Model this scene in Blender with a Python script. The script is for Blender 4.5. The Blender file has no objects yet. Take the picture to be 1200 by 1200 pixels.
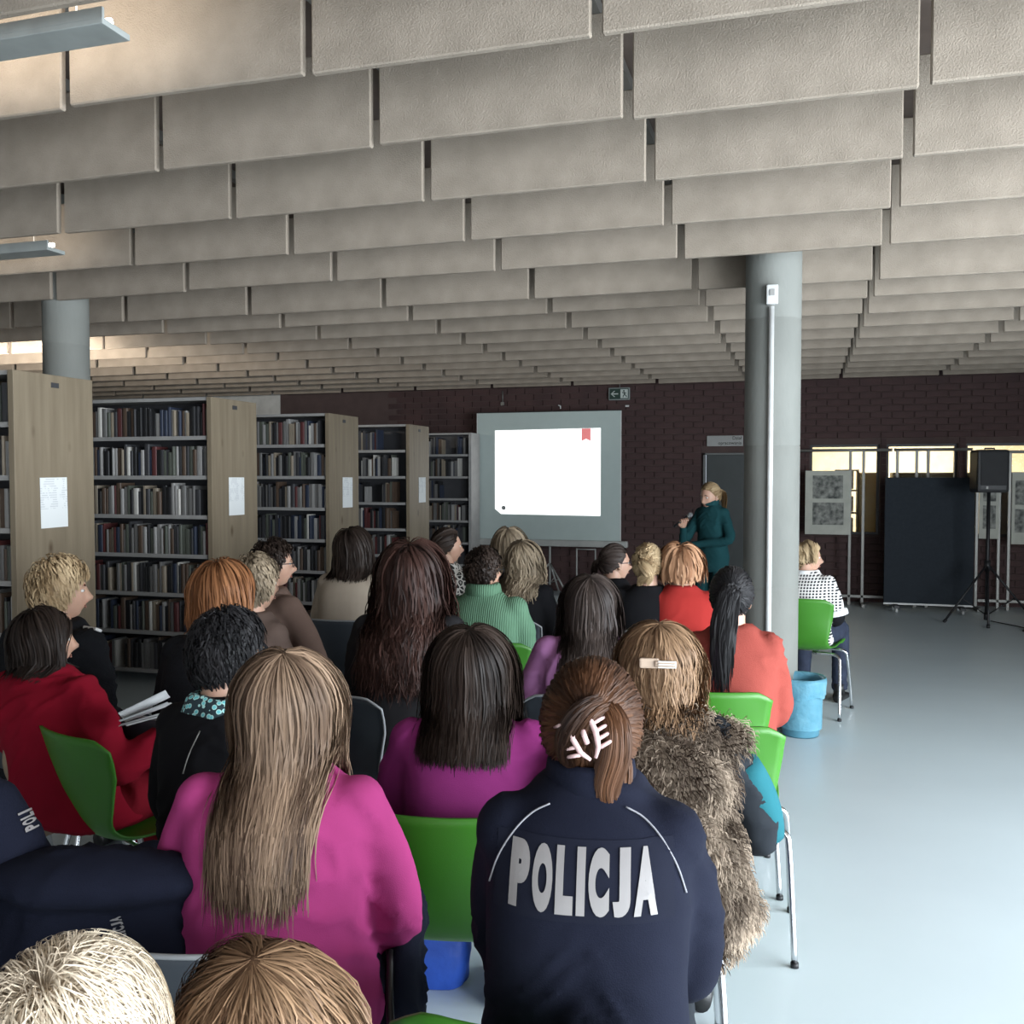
import bpy, bmesh, math, random
import numpy as np
from mathutils import Vector, Matrix, noise
from mathutils.bvhtree import BVHTree
random.seed(7); RNG = np.random.default_rng(7)
sc = bpy.context.scene
COL = sc.collection
PI = math.pi
R = math.radians

# ------------------------------------------------------------------ camera
F_PX, YAW, PITCH, CZ = 1100.0, R(16.7), R(2.13), 1.6
cd = bpy.data.cameras.new('camera'); cam = bpy.data.objects.new('camera', cd); COL.objects.link(cam)
cd.sensor_width = 36; cd.lens = F_PX / 1200 * 36; cd.clip_start = 0.02
cam.location = (0, 0, CZ); cam.rotation_euler = (PI / 2 - PITCH, 0, YAW)
sc.camera = cam
_r = Vector((math.cos(YAW), math.sin(YAW), 0))
_f = Vector((-math.sin(YAW) * math.cos(PITCH), math.cos(YAW) * math.cos(PITCH), -math.sin(PITCH)))
_u = _r.cross(_f)
def ray(x, y): return _f + _r * ((x - 600) / F_PX) - _u * ((y - 600) / F_PX)
def at_depth(x, y, d): return Vector((0, 0, CZ)) + ray(x, y) * d
def at_floor(x, y, z=0.0): r = ray(x, y); return Vector((0, 0, CZ)) + r * ((z - CZ) / r.z)
def at_Y(x, y, Y): r = ray(x, y); return Vector((0, 0, CZ)) + r * (Y / r.y)
def proj(p):
    q = Vector(p) - Vector((0, 0, CZ)); d = q.dot(_f)
    return 600 + F_PX * q.dot(_r) / d, 600 - F_PX * q.dot(_u) / d, d

# ------------------------------------------------------------------ light and exposure
sc.view_settings.view_transform = 'Standard'; sc.view_settings.look = 'None'
sc.view_settings.gamma = 1.0; sc.view_settings.use_curve_mapping = False
sc.view_settings.exposure = -0.12
w = bpy.data.worlds.new('overcast_sky'); sc.world = w; w.use_nodes = True
w.node_tree.nodes['Background'].inputs[0].default_value = (0.80, 0.88, 1.0, 1)
w.node_tree.nodes['Background'].inputs[1].default_value = 1.0
XR, XL, YB, YF = 4.8, -12.0, -4.2, 12.8            # room limits
ZC = 3.75
def area(name, loc, rot, sx, sy, power, col):
    l = bpy.data.lights.new(name, 'AREA'); l.shape = 'RECTANGLE'; l.size = sx; l.size_y = sy
    l.energy = power; l.color = col
    o = bpy.data.objects.new(name, l); COL.objects.link(o); o.location = loc; o.rotation_euler = rot
    return o
# daylight entering through the glazed right wall and the glazed wall behind the camera
area('daylight_right', (XR - 0.06, 0.7, 1.5), (0, -PI / 2, PI), 2.3, 8.0, 1420, (0.86, 0.94, 1.0)).rotation_euler = (0, PI / 2, 0)
area('daylight_behind', (2.0, YB + 0.06, 1.55), (PI / 2, 0, 0), 4.8, 2.4, 170, (0.90, 0.96, 1.0))

# ------------------------------------------------------------------ materials
MATS = {}
def mat(name, col, rough=0.7, col2=None, scale=8.0, bump=0.0, bscale=None, metal=0.0, spec=0.5, detail=4, stretch=(1, 1, 1), **kw):
    if name in MATS: return MATS[name]
    m = bpy.data.materials.new(name); m.use_nodes = True; nt = m.node_tree; N = nt.nodes; L = nt.links
    b = N['Principled BSDF']
    b.inputs['Roughness'].default_value = rough; b.inputs['Metallic'].default_value = metal
    b.inputs['Specular IOR Level'].default_value = spec
    tc = N.new('ShaderNodeTexCoord'); mp = N.new('ShaderNodeMapping'); mp.inputs['Scale'].default_value = stretch
    L.new(tc.outputs['Object'], mp.inputs['Vector'])
    nz = N.new('ShaderNodeTexNoise'); nz.inputs['Scale'].default_value = scale; nz.inputs['Detail'].default_value = detail
    L.new(mp.outputs['Vector'], nz.inputs['Vector'])
    rp = N.new('ShaderNodeValToRGB')
    c2 = col2 if col2 else tuple(c * 0.82 for c in col)
    rp.color_ramp.elements[0].position = 0.3; rp.color_ramp.elements[1].position = 0.7
    rp.color_ramp.elements[0].color = (*c2, 1); rp.color_ramp.elements[1].color = (*col, 1)
    L.new(nz.outputs['Fac'], rp.inputs['Fac']); L.new(rp.outputs['Color'], b.inputs['Base Color'])
    if bump:
        n2 = N.new('ShaderNodeTexNoise'); n2.inputs['Scale'].default_value = bscale or scale * 6; n2.inputs['Detail'].default_value = 3
        L.new(mp.outputs['Vector'], n2.inputs['Vector'])
        bp = N.new('ShaderNodeBump'); bp.inputs['Strength'].default_value = bump; bp.inputs['Distance'].default_value = 0.01
        L.new(n2.outputs['Fac'], bp.inputs['Height']); L.new(bp.outputs['Normal'], b.inputs['Normal'])
    for k, v in kw.items(): b.inputs[k.replace('_', ' ')].default_value = v
    MATS[name] = m
    return m
def emit(name, col, s):
    if name in MATS: return MATS[name]
    m = mat(name, col, 0.5)
    b = m.node_tree.nodes['Principled BSDF']; b.inputs['Emission Color'].default_value = (*col, 1); b.inputs['Emission Strength'].default_value = s
    return m
def hair_mat(name, dark, light, rough=0.42):
    m = bpy.data.materials.new(name); m.use_nodes = True; N = m.node_tree.nodes; L = m.node_tree.links; b = N['Principled BSDF']
    at = N.new('ShaderNodeAttribute'); at.attribute_name = 'tone'
    rp = N.new('ShaderNodeValToRGB'); rp.color_ramp.elements[0].color = (*dark, 1); rp.color_ramp.elements[1].color = (*light, 1)
    L.new(at.outputs['Fac'], rp.inputs['Fac']); L.new(rp.outputs['Color'], b.inputs['Base Color'])
    b.inputs['Roughness'].default_value = rough + .08; b.inputs['Specular IOR Level'].default_value = 0.16
    return m
def knit_mat(name, col, col2, scale, axis='X', bump=0.6, dist=0.006):
    m = mat(name, col, 0.9, col2, 6, spec=0.2)
    N = m.node_tree.nodes; L = m.node_tree.links; b = N['Principled BSDF']
    tc = N.new('ShaderNodeTexCoord'); wv = N.new('ShaderNodeTexWave'); wv.bands_direction = axis; wv.inputs['Scale'].default_value = scale; wv.inputs['Distortion'].default_value = 1.2
    wv.inputs['Detail'].default_value = 1
    L.new(tc.outputs['Object'], wv.inputs['Vector']); bp = N.new('ShaderNodeBump'); bp.inputs['Strength'].default_value = bump; bp.inputs['Distance'].default_value = dist
    L.new(wv.outputs['Fac'], bp.inputs['Height']); L.new(bp.outputs['Normal'], b.inputs['Normal'])
    return m
def pattern_mat(name, kind):
    m = bpy.data.materials.new(name); m.use_nodes = True; N = m.node_tree.nodes; L = m.node_tree.links; b = N['Principled BSDF']
    b.inputs['Roughness'].default_value = 0.85
    tc = N.new('ShaderNodeTexCoord'); rp = N.new('ShaderNodeValToRGB'); rp.color_ramp.interpolation = 'CONSTANT'
    e = rp.color_ramp.elements
    if kind == 'check':
        mp = N.new('ShaderNodeMapping'); mp.inputs['Rotation'].default_value = (0.0, R(2), R(3)); L.new(tc.outputs['Object'], mp.inputs['Vector'])
        w1 = N.new('ShaderNodeTexWave'); w1.bands_direction = 'X'; w1.inputs['Scale'].default_value = 16; L.new(mp.outputs['Vector'], w1.inputs['Vector'])
        w2 = N.new('ShaderNodeTexWave'); w2.bands_direction = 'Z'; w2.inputs['Scale'].default_value = 16; L.new(mp.outputs['Vector'], w2.inputs['Vector'])
        mx = N.new('ShaderNodeMath'); mx.operation = 'MULTIPLY'; L.new(w1.outputs['Fac'], mx.inputs[0]); L.new(w2.outputs['Fac'], mx.inputs[1])
        L.new(mx.outputs[0], rp.inputs['Fac']); e[0].color = (0.72, 0.70, 0.68, 1); e[1].position = 0.26; e[1].color = (0.02, 0.02, 0.025, 1)
    elif kind == 'leopard':
        v = N.new('ShaderNodeTexVoronoi'); v.feature = 'DISTANCE_TO_EDGE'; v.inputs['Scale'].default_value = 34; L.new(tc.outputs['Object'], v.inputs['Vector'])
        L.new(v.outputs['Distance'], rp.inputs['Fac']); e[0].color = (0.62, 0.60, 0.56, 1); e[1].position = 0.12; e[1].color = (0.015, 0.015, 0.015, 1)
        x = e.new(0.36); x.color = (0.45, 0.43, 0.40, 1)
    elif kind == 'scarf':
        v = N.new('ShaderNodeTexVoronoi'); v.inputs['Scale'].default_value = 70; L.new(tc.outputs['Object'], v.inputs['Vector'])
        L.new(v.outputs['Distance'], rp.inputs['Fac']); e[0].color = (0.16, 0.62, 0.66, 1); e[1].position = 0.48; e[1].color = (0.02, 0.04, 0.05, 1)
        x = e.new(0.3); x.color = (0.45, 0.75, 0.72, 1)
    elif kind == 'print':
        n = N.new('ShaderNodeTexNoise'); n.inputs['Scale'].default_value = 16; n.inputs['Detail'].default_value = 6; L.new(tc.outputs['Object'], n.inputs['Vector'])
        rp.color_ramp.interpolation = 'LINEAR'; L.new(n.outputs['Fac'], rp.inputs['Fac']); e[0].position = 0.36; e[0].color = (0.07, 0.075, 0.07, 1); e[1].position = 0.68; e[1].color = (0.34, 0.34, 0.31, 1)
    elif kind == 'notice':
        sp = N.new('ShaderNodeSeparateXYZ'); L.new(tc.outputs['Generated'], sp.inputs[0])
        wv = N.new('ShaderNodeTexWave'); wv.bands_direction = 'Z'; wv.inputs['Scale'].default_value = 7; L.new(tc.outputs['Generated'], wv.inputs['Vector'])
        n = N.new('ShaderNodeTexNoise'); n.inputs['Scale'].default_value = 5; L.new(tc.outputs['Generated'], n.inputs['Vector'])
        g1 = N.new('ShaderNodeMath'); g1.operation = 'GREATER_THAN'; g1.inputs[1].default_value = 0.38; L.new(sp.outputs['Z'], g1.inputs[0])
        g2 = N.new('ShaderNodeMath'); g2.operation = 'GREATER_THAN'; g2.inputs[1].default_value = 0.5; L.new(n.outputs['Fac'], g2.inputs[0])
        g3 = N.new('ShaderNodeMath'); g3.operation = 'GREATER_THAN'; g3.inputs[1].default_value = 0.6; L.new(wv.outputs['Fac'], g3.inputs[0])
        m1 = N.new('ShaderNodeMath'); m1.operation = 'MULTIPLY'; L.new(g1.outputs[0], m1.inputs[0]); L.new(g2.outputs[0], m1.inputs[1])
        m2 = N.new('ShaderNodeMath'); m2.operation = 'MULTIPLY'; L.new(m1.outputs[0], m2.inputs[0]); L.new(g3.outputs[0], m2.inputs[1])
        L.new(m2.outputs[0], rp.inputs['Fac']); e[0].color = (0.78, 0.80, 0.80, 1); e[1].position = 0.5; e[1].color = (0.60, 0.62, 0.64, 1)
    L.new(rp.outputs['Color'], b.inputs['Base Color'])
    MATS[name] = m
    return m
def wood_mat(name):
    m = mat(name, (0.245, 0.198, 0.136), 0.55, (0.185, 0.145, 0.098), 3.0, 0.08, 20, stretch=(6, 6, 0.5))
    N = m.node_tree.nodes; L = m.node_tree.links; b = N['Principled BSDF']
    tc = N.new('ShaderNodeTexCoord'); mp = N.new('ShaderNodeMapping'); mp.inputs['Scale'].default_value = (5, 5, 2.2); L.new(tc.outputs['Object'], mp.inputs['Vector'])
    v = N.new('ShaderNodeTexVoronoi'); v.inputs['Scale'].default_value = 1.0; L.new(mp.outputs['Vector'], v.inputs['Vector'])
    rp = N.new('ShaderNodeValToRGB'); rp.color_ramp.elements[0].color = (0.45, 0.38, 0.33, 1); rp.color_ramp.elements[0].position = 0.03
    rp.color_ramp.elements[1].color = (1, 1, 1, 1); rp.color_ramp.elements[1].position = 0.13; L.new(v.outputs['Distance'], rp.inputs['Fac'])
    mx = N.new('ShaderNodeMix'); mx.data_type = 'RGBA'; mx.blend_type = 'MULTIPLY'; mx.inputs[0].default_value = 1
    old = b.inputs['Base Color'].links[0].from_socket
    L.new(old, mx.inputs[6]); L.new(rp.outputs['Color'], mx.inputs[7]); L.new(mx.outputs[2], b.inputs['Base Color'])
    return m

M_floor = mat('blue_grey_linoleum', (0.66, 0.755, 0.79), 0.34, (0.62, 0.71, 0.745), 1.2, 0.02, 60, spec=0.5)
M_panel = mat('wood_wool_panel', (0.365, 0.308, 0.252), 0.95, (0.285, 0.240, 0.195), 5, 0.5, 160, spec=0.1, detail=10)
M_slab = mat('ceiling_slab', (0.16, 0.12, 0.10), 0.95)
M_brick = mat('dark_brick', (0.070, 0.034, 0.032), 0.8, (0.042, 0.021, 0.021), 3.0, 0.3, 60)
M_mortar = mat('brick_mortar', (0.085, 0.056, 0.052), 0.95)
M_conc = mat('cast_concrete', (0.255, 0.26, 0.24), 0.8, (0.19, 0.195, 0.18), 2.2, 0.15, 40, stretch=(1, 1, 0.5), detail=8)
M_white = mat('white_plaster', (0.62, 0.61, 0.58), 0.9)
M_wood = wood_mat('light_oak')
M_shelf = mat('grey_shelf_metal', (0.36, 0.35, 0.34), 0.5)
M_dark = mat('dark_grey_metal', (0.05, 0.05, 0.055), 0.5)
M_black = mat('black_plastic', (0.012, 0.012, 0.014), 0.5)
M_chrome = mat('chrome_tube', (0.72, 0.73, 0.75), 0.16, (0.70, 0.71, 0.73), 4, metal=1.0)
M_alu = mat('brushed_aluminium', (0.22, 0.215, 0.20), 0.42, metal=0.3)
M_enam = mat('pale_grey_enamel', (0.42, 0.42, 0.40), 0.45)
M_green = mat('green_plastic', (0.045, 0.20, 0.016), 0.42, (0.04, 0.18, 0.014), 4, 0.05, 300)
M_grey = mat('charcoal_plastic', (0.035, 0.042, 0.052), 0.45, (0.03, 0.036, 0.045), 4, 0.05, 300)
M_slate = mat('slate_blue_plastic', (0.11, 0.15, 0.18), 0.45, (0.10, 0.135, 0.165), 4, 0.05, 300)
M_wplast = mat('white_plastic', (0.70, 0.70, 0.69), 0.45)
M_paper = mat('white_paper', (0.80, 0.81, 0.82), 0.8, (0.76, 0.77, 0.78))
M_notice = pattern_mat('printed_notice', 'notice')
M_screen = mat('screen_cloth', (0.46, 0.53, 0.51), 0.9, (0.44, 0.51, 0.49))
M_slide = emit('projected_slide', (1.0, 1.0, 1.0), 1.3)
M_ribbon = emit('projected_ribbon', (0.85, 0.25, 0.25), 0.5)
M_emb = emit('projected_emblem', (0.2, 0.22, 0.22), 0.2)
M_lamp = emit('lamp_tube', (1.0, 0.93, 0.82), 9.0)
M_glass = mat('window_glass', (1, 1, 1), 0.02, (1, 1, 1), Transmission_Weight=1.0, IOR=1.05)
M_cream = mat('cream_wall', (0.80, 0.72, 0.55), 0.9)
M_ochre = mat('ochre_cabinet', (0.40, 0.28, 0.10), 0.6)
M_doorm = mat('dark_door', (0.035, 0.042, 0.042), 0.45)
M_print = pattern_mat('grey_print', 'print')
M_mount = mat('poster_mount', (0.50, 0.50, 0.44), 0.85)
M_board = mat('navy_felt', (0.020, 0.026, 0.034), 0.95, (0.016, 0.021, 0.028), 30, 0.2, 200)
M_skin = mat('skin', (0.55, 0.33, 0.24), 0.5, (0.48, 0.28, 0.20), 12, 0.05, 200, Subsurface_Weight=0.08)
M_eyew = mat('eye_white', (0.75, 0.73, 0.70), 0.2)
M_eyed = mat('eye_dark', (0.03, 0.02, 0.015), 0.15)
M_lip = mat('lips', (0.42, 0.20, 0.16), 0.45)
M_brow = mat('brow_hair', (0.08, 0.05, 0.03), 0.8)

# ------------------------------------------------------------------ mesh helpers
class MB:
    def __init__(s): s.v = []; s.f = []; s.m = []; s.sm = []
    def add(s, vs, fs, mi=0, smooth=True):
        o = len(s.v); s.v.extend([tuple(p) for p in vs])
        for f in fs: s.f.append(tuple(i + o for i in f)); s.m.append(mi); s.sm.append(smooth)
        return s
    def box(s, c, d, mi=0, rot=None, bev=0.0):
        hx, hy, hz = d[0] / 2, d[1] / 2, d[2] / 2
        if bev:
            bm = bmesh.new(); bmesh.ops.create_cube(bm, size=1)
            for v in bm.verts: v.co = Vector((v.co.x * d[0], v.co.y * d[1], v.co.z * d[2]))
            bmesh.ops.bevel(bm, geom=bm.edges[:], offset=bev, segments=2, affect='EDGES', profile=0.6)
            vs = [v.co.copy() for v in bm.verts]; fs = [[v.index for v in f.verts] for f in bm.faces]; bm.free()
        else:
            vs = [Vector((x, y, z)) for x in (-hx, hx) for y in (-hy, hy) for z in (-hz, hz)]
            fs = [(0, 1, 3, 2), (4, 6, 7, 5), (0, 4, 5, 1), (2, 3, 7, 6), (0, 2, 6, 4), (1, 5, 7, 3)]
        M = rot.to_matrix() if hasattr(rot, 'to_matrix') else rot
        vs = [(M @ v if M is not None else v) + Vector(c) for v in vs]
        return s.add(vs, fs, mi, False)
    def tube(s, path, rad, n=8, mi=0, flat=None, cap=True):
        P = [Vector(p) for p in path]; m = len(P)
        if not hasattr(rad, '__len__'): rad = [rad] * m
        vs = []; fs = []; prev = None
        for i in range(m):
            t = (P[min(i + 1, m - 1)] - P[max(i - 1, 0)]).normalized()
            if prev is None:
                a = Vector((0, 0, 1)) if abs(t.z) < 0.9 else Vector((1, 0, 0))
                x = a.cross(t).normalized()
            else: x = (prev - t * prev.dot(t)).normalized()
            prev = x; y = t.cross(x)
            r = rad[i]; rx, ry = (r if hasattr(r, '__len__') else (r, r))
            for k in range(n):
                a = 2 * PI * k / n; vs.append(P[i] + x * (math.cos(a) * rx) + y * (math.sin(a) * ry))
        for i in range(m - 1):
            for k in range(n): fs.append((i * n + k, i * n + (k + 1) % n, (i + 1) * n + (k + 1) % n, (i + 1) * n + k))
        if cap: fs.append(tuple(range(n - 1, -1, -1))); fs.append(tuple((m - 1) * n + k for k in range(n)))
        return s.add(vs, fs, mi)
    def ellipsoid(s, c, r, nu=16, nv=10, mi=0, rot=None):
        vs = []; fs = []
        for j in range(nv + 1):
            e = -PI / 2 + PI * j / nv
            for i in range(nu):
                a = 2 * PI * i / nu; v = Vector((r[0] * math.cos(e) * math.cos(a), r[1] * math.cos(e) * math.sin(a), r[2] * math.sin(e)))
                vs.append((rot @ v if rot is not None else v) + Vector(c))
        for j in range(nv):
            for i in range(nu): fs.append((j * nu + i, j * nu + (i + 1) % nu, (j + 1) * nu + (i + 1) % nu, (j + 1) * nu + i))
        return s.add(vs, fs, mi)
    def loft(s, rings, mi=0, cap=True):
        n = len(rings[0]); vs = [p for r in rings for p in r]; fs = []
        for i in range(len(rings) - 1):
            for k in range(n): fs.append((i * n + k, i * n + (k + 1) % n, (i + 1) * n + (k + 1) % n, (i + 1) * n + k))
        if cap: fs.append(tuple(range(n - 1, -1, -1))); fs.append(tuple((len(rings) - 1) * n + k for k in range(n)))
        return s.add(vs, fs, mi)
    def lathe(s, prof, n=24, mi=0, c=(0, 0, 0), cap=False):
        rings = [[Vector((c[0] + r * math.cos(2 * PI * k / n), c[1] + r * math.sin(2 * PI * k / n), c[2] + z)) for k in range(n)] for r, z in prof]
        return s.loft(rings, mi, cap)
    def mesh(s, name, mats):
        me = bpy.data.meshes.new(name); me.from_pydata(s.v, [], s.f)
        for m in (mats if isinstance(mats, (list, tuple)) else [mats]): me.materials.append(m)
        me.polygons.foreach_set('material_index', s.m); me.polygons.foreach_set('use_smooth', s.sm); me.update()
        return me
    def build(s, name, mats, parent=None): return link(name, s.mesh(name, mats), parent)
def link(name, me, parent=None, loc=None, rotz=None):
    o = bpy.data.objects.new(name, me); COL.objects.link(o)
    if parent is not None: o.parent = parent
    if loc is not None: o.location = loc
    if rotz is not None: o.rotation_euler = (0, 0, rotz)
    return o
def tag(o, label=None, cat=None, group=None, kind=None):
    if label: o['label'] = label
    if cat: o['category'] = cat
    if group: o['group'] = group
    if kind: o['kind'] = kind
    return o
def empty(name, loc, rotz=0): o = bpy.data.objects.new(name, None); COL.objects.link(o); o.location = loc; o.rotation_euler = (0, 0, rotz); o.empty_display_size = 0.1; return o
def thing(name, label, cat, loc=(0, 0, 0), rotz=0, group=None): return tag(empty(name, loc, rotz), label, cat, group)
def smooth_path(pts, n=6):
    P = [Vector(p) for p in pts]; P = [P[0] * 2 - P[1]] + P + [P[-1] * 2 - P[-2]]; out = []
    for i in range(1, len(P) - 2):
        a, b, c, d = P[i - 1:i + 3]
        for k in range(n):
            t = k / n
            out.append(0.5 * ((2 * b) + (c - a) * t + (2 * a - 5 * b + 4 * c - d) * t * t + (3 * b - a - 3 * c + d) * t ** 3))
    out.append(P[-2]); return out
def lerp_list(vals, n):
    m = len(vals) - 1; out = []
    for i in range(n):
        t = i * m / (n - 1); k = min(int(t), m - 1); out.append(vals[k] + (vals[k + 1] - vals[k]) * (t - k))
    return out
def text_mesh(s, size, bold=0.0, sx=1.0, align='CENTER'):
    c = bpy.data.curves.new('lettering', 'FONT'); c.body = s; c.size = size; c.offset = bold; c.align_x = align; c.align_y = 'CENTER'; c.resolution_u = 6
    o = bpy.data.objects.new('lettering', c); COL.objects.link(o)
    me = bpy.data.meshes.new_from_object(o.evaluated_get(bpy.context.evaluated_depsgraph_get()))
    bpy.data.objects.remove(o); bpy.data.curves.remove(c)
    for v in me.vertices: v.co.x *= sx
    return me

# ------------------------------------------------------------------ room shell
fl = MB().box(((XL + XR) / 2, (YB + YF) / 2, -0.1), (XR - XL + 0.4, YF - YB + 0.4, 0.2)).build('floor', M_floor); tag(fl, 'pale blue-grey linoleum floor', kind='structure')
ce = MB().box(((XL + XR) / 2, (YB + YF) / 2, ZC + 0.1), (XR - XL + 0.4, YF - YB + 0.4, 0.2)).build('ceiling', M_slab); tag(ce, 'dark ceiling slab with hanging wood-wool baffles', kind='structure')
# hanging acoustic baffles: rows parallel to the back wall
rowz = [3.175, 3.105, 3.03, 2.97, 2.915, 2.875, 2.85, 2.837, 2.828, 2.825, 2.822, 2.825, 2.828, 2.83, 2.835, 2.84]
PITCHX, PH = 1.15, 0.44
def baffle_mesh():
    bm = bmesh.new(); bmesh.ops.create_cube(bm, size=1)
    for v in bm.verts: v.co = Vector((v.co.x * (PITCHX - 0.042), v.co.y * 0.034, v.co.z * PH))
    bmesh.ops.bevel(bm, geom=bm.edges[:], offset=0.006, segments=1, affect='EDGES')
    me = bpy.data.meshes.new('acoustic_panel'); bm.to_mesh(me); bm.free(); me.materials.append(M_panel); return me
bme = baffle_mesh()
rows = [(1.53, 3.36), (2.14, 3.31), (2.75, 3.245)] + [(3.36 + 0.61 * i - (.05 if i == 4 else 0) + (.11 if i == 5 else 0), z) for i, z in enumerate(rowz)]
for yi, zi in rows:
    for k in range(-9, 5):
        x = -0.69 + .010 * (yi - 3.36) + PITCHX * (k + 0.5)
        if x < XL + 0.6 or x > XR - 0.5: continue
        px = proj((x, yi, zi + 0.2))
        o = link('acoustic_panel', bme, ce, (x, yi + random.uniform(-.006, .006), zi + PH / 2 + random.uniform(-.006, .006)))
        o.rotation_euler = (random.uniform(-.012, .012), random.uniform(-.002, .002), random.uniform(-.004, .004))
        tag(o, kind='part')
# timber carriers that the baffles hang from
for k in range(-9, 5):
    x = -0.6 + PITCHX * (k + 0.5)
    if x < XL + 0.6 or x > XR - 0.5: continue
    for dx in (-0.3, 0.3):
        MB().box((x + dx, (YB + YF) / 2 + 2.5, 3.70), (0.05, 11.5, 0.06)).build('carrier_rail', M_alu, ce)
# back wall: mortar core with real bricks, window and door openings
WIN = [(0.20, 1.05), (1.13, 1.96), (2.05, 2.88)]; WZ0, WZ1 = 0.86, 2.02
DX0, DX1, DZ = -1.16, -0.25, 1.92
XBR = -7.55
wb = MB()
def wall_seg(x0, x1, z0, z1, y=YF, t=0.3): wb.box(((x0 + x1) / 2, y + t / 2 + 0.012, (z0 + z1) / 2), (x1 - x0, t, z1 - z0))
wall_seg(XBR, DX0, 0, ZC); wall_seg(DX0, DX1, DZ, ZC); wall_seg(DX1, WIN[0][0], 0, ZC)
for i, (a, b) in enumerate(WIN):
    wall_seg(a, b, 0, WZ0); wall_seg(a, b, WZ1, ZC)
    wall_seg(b, WIN[i + 1][0] if i < 2 else XR, 0, ZC)
wall_back = wb.build('wall_back', M_mortar); tag(wall_back, 'dark brown brick back wall', kind='structure')
BW, BH, JT = 0.25, 0.073, 0.011
bricks = []
nz = int(2.95 / (BH + JT))
for j in range(nz):
    z0 = j * (BH + JT); x = -5.6 - (j % 2) * (BW + JT) / 2
    holes = [(a - .012, b + .012) for a, b in WIN if z0 + BH > WZ0 - .02 and z0 < WZ1 + .02]
    if z0 < DZ + .03: holes.append((DX0 - .03, DX1 + .03))
    while x < 3.4:
        parts = [(x, x + BW)]
        for a, b in holes: parts = [q for p in parts for q in ((p[0], min(p[1], a)), (max(p[0], b), p[1])) if q[1] - q[0] > .015]
        bricks += [(p[0], p[1], z0) for p in parts]
        x += BW + JT
def brick_me(l, h=BH, d=0.03):
    bm = bmesh.new(); bmesh.ops.create_cube(bm, size=1)
    for v in bm.verts: v.co = Vector((v.co.x * l, v.co.y * d, v.co.z * h))
    bmesh.ops.bevel(bm, geom=bm.edges[:], offset=0.004, segments=1, affect='EDGES')
    me = bpy.data.meshes.new('brick'); bm.to_mesh(me); bm.free(); me.materials.append(M_brick); return me
brm = brick_me(BW)
def brick_seen(b):
    px, py, d = proj(((b[0] + b[1]) / 2, YF, b[2] + 0.04))
    v = 0
    if 730 < px < 868 and 455 < py < 640: v = 2
    if 938 < px < 1200 and 450 < py < 700: v = 2 if py < 520 or (px < 1035 and py > 630) else 1
    return v
bricks.sort(key=lambda b: (-brick_seen(b), abs(proj(((b[0]+b[1])/2, YF, b[2]))[0] - 800)))
nb = 0; rest = MB()
for x0, x1, z0 in bricks:
    c = ((x0 + x1) / 2, YF + 0.006 + random.uniform(-.002, .002), z0 + BH / 2)
    if nb < 300 and abs(x1 - x0 - BW) < 1e-3:
        link('brick', brm, wall_back, c); nb += 1
    else: rest.box(c, (x1 - x0, 0.03, BH))
o = rest.build('brickwork', M_brick, wall_back); tag(o, kind='stuff')
tag(MB().box(((XL + XBR) / 2, YF + 0.15, ZC / 2), (XBR - XL, 0.3, ZC)).build('wall_back_plain', M_white), 'pale plaster wall behind the bookcases', kind='structure')
tag(MB().box((XL - 0.1, (YB + YF) / 2, ZC / 2), (0.2, YF - YB, ZC)).build('wall_left', M_white), 'pale plaster side wall', kind='structure')
# right wall with glazing (outside the picture, the source of the daylight)
wr = MB(); ya, yb_ = -3.4, 4.8
wr.box((XR + .1, (YB + ya) / 2, ZC / 2), (0.2, ya - YB, ZC)); wr.box((XR + .1, (yb_ + YF + .2) / 2, ZC / 2), (0.2, YF + .2 - yb_, ZC))
wr.box((XR + .1, (ya + yb_) / 2, 0.15), (0.2, yb_ - ya, 0.3)); wr.box((XR + .1, (ya + yb_) / 2, (2.75 + ZC) / 2), (0.2, yb_ - ya, ZC - 2.75))
tag(wr.build('wall_right', M_white), 'glazed side wall', kind='structure')
wk = MB(); wk.box(((XL - 3.6) / 2, YB - .1, ZC / 2), (-3.6 - XL, 0.2, ZC)); wk.box(((4.6 + XR) / 2, YB - .1, ZC / 2), (XR - 4.6, 0.2, ZC))
wk.box((0.5, YB - .1, 0.15), (8.2, 0.2, 0.3)); wk.box((0.5, YB - .1, (2.8 + ZC) / 2), (8.2, 0.2, ZC - 2.8))
tag(wk.build('wall_behind', M_white), 'glazed wall behind the audience', kind='structure')
def glazing(name, label, horizontal, fixed, a, b, z0, z1, n):
    t = empty(name, (0, 0, 0)); tag(t, label, kind='structure')
    fr = MB()
    for i in range(n + 1):
        p = a + (b - a) * i / n
        fr.box((p, fixed, (z0 + z1) / 2) if horizontal else (fixed, p, (z0 + z1) / 2), (0.06, 0.06, z1 - z0))
    for z in (z0, z1): fr.box(((a + b) / 2, fixed, z) if horizontal else (fixed, (a + b) / 2, z), (b - a, 0.06, 0.06) if horizontal else (0.06, b - a, 0.06))
    fr.build('window_frame', M_dark, t)
    for i in range(n):
        p = a + (b - a) * (i + .5) / n; l = (b - a) / n - .06
        MB().box((p, fixed, (z0 + z1) / 2) if horizontal else (fixed, p, (z0 + z1) / 2), (l, .01, z1 - z0 - .06) if horizontal else (.01, l, z1 - z0 - .06)).build('pane', M_glass, t)
glazing('window_4', 'tall glazing in the side wall', False, XR + .1, ya, yb_, 0.3, 2.75, 6)
glazing('window_5', 'tall glazing behind the audience', True, YB - .1, -3.6, 4.6, 0.3, 2.8, 6)

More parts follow.
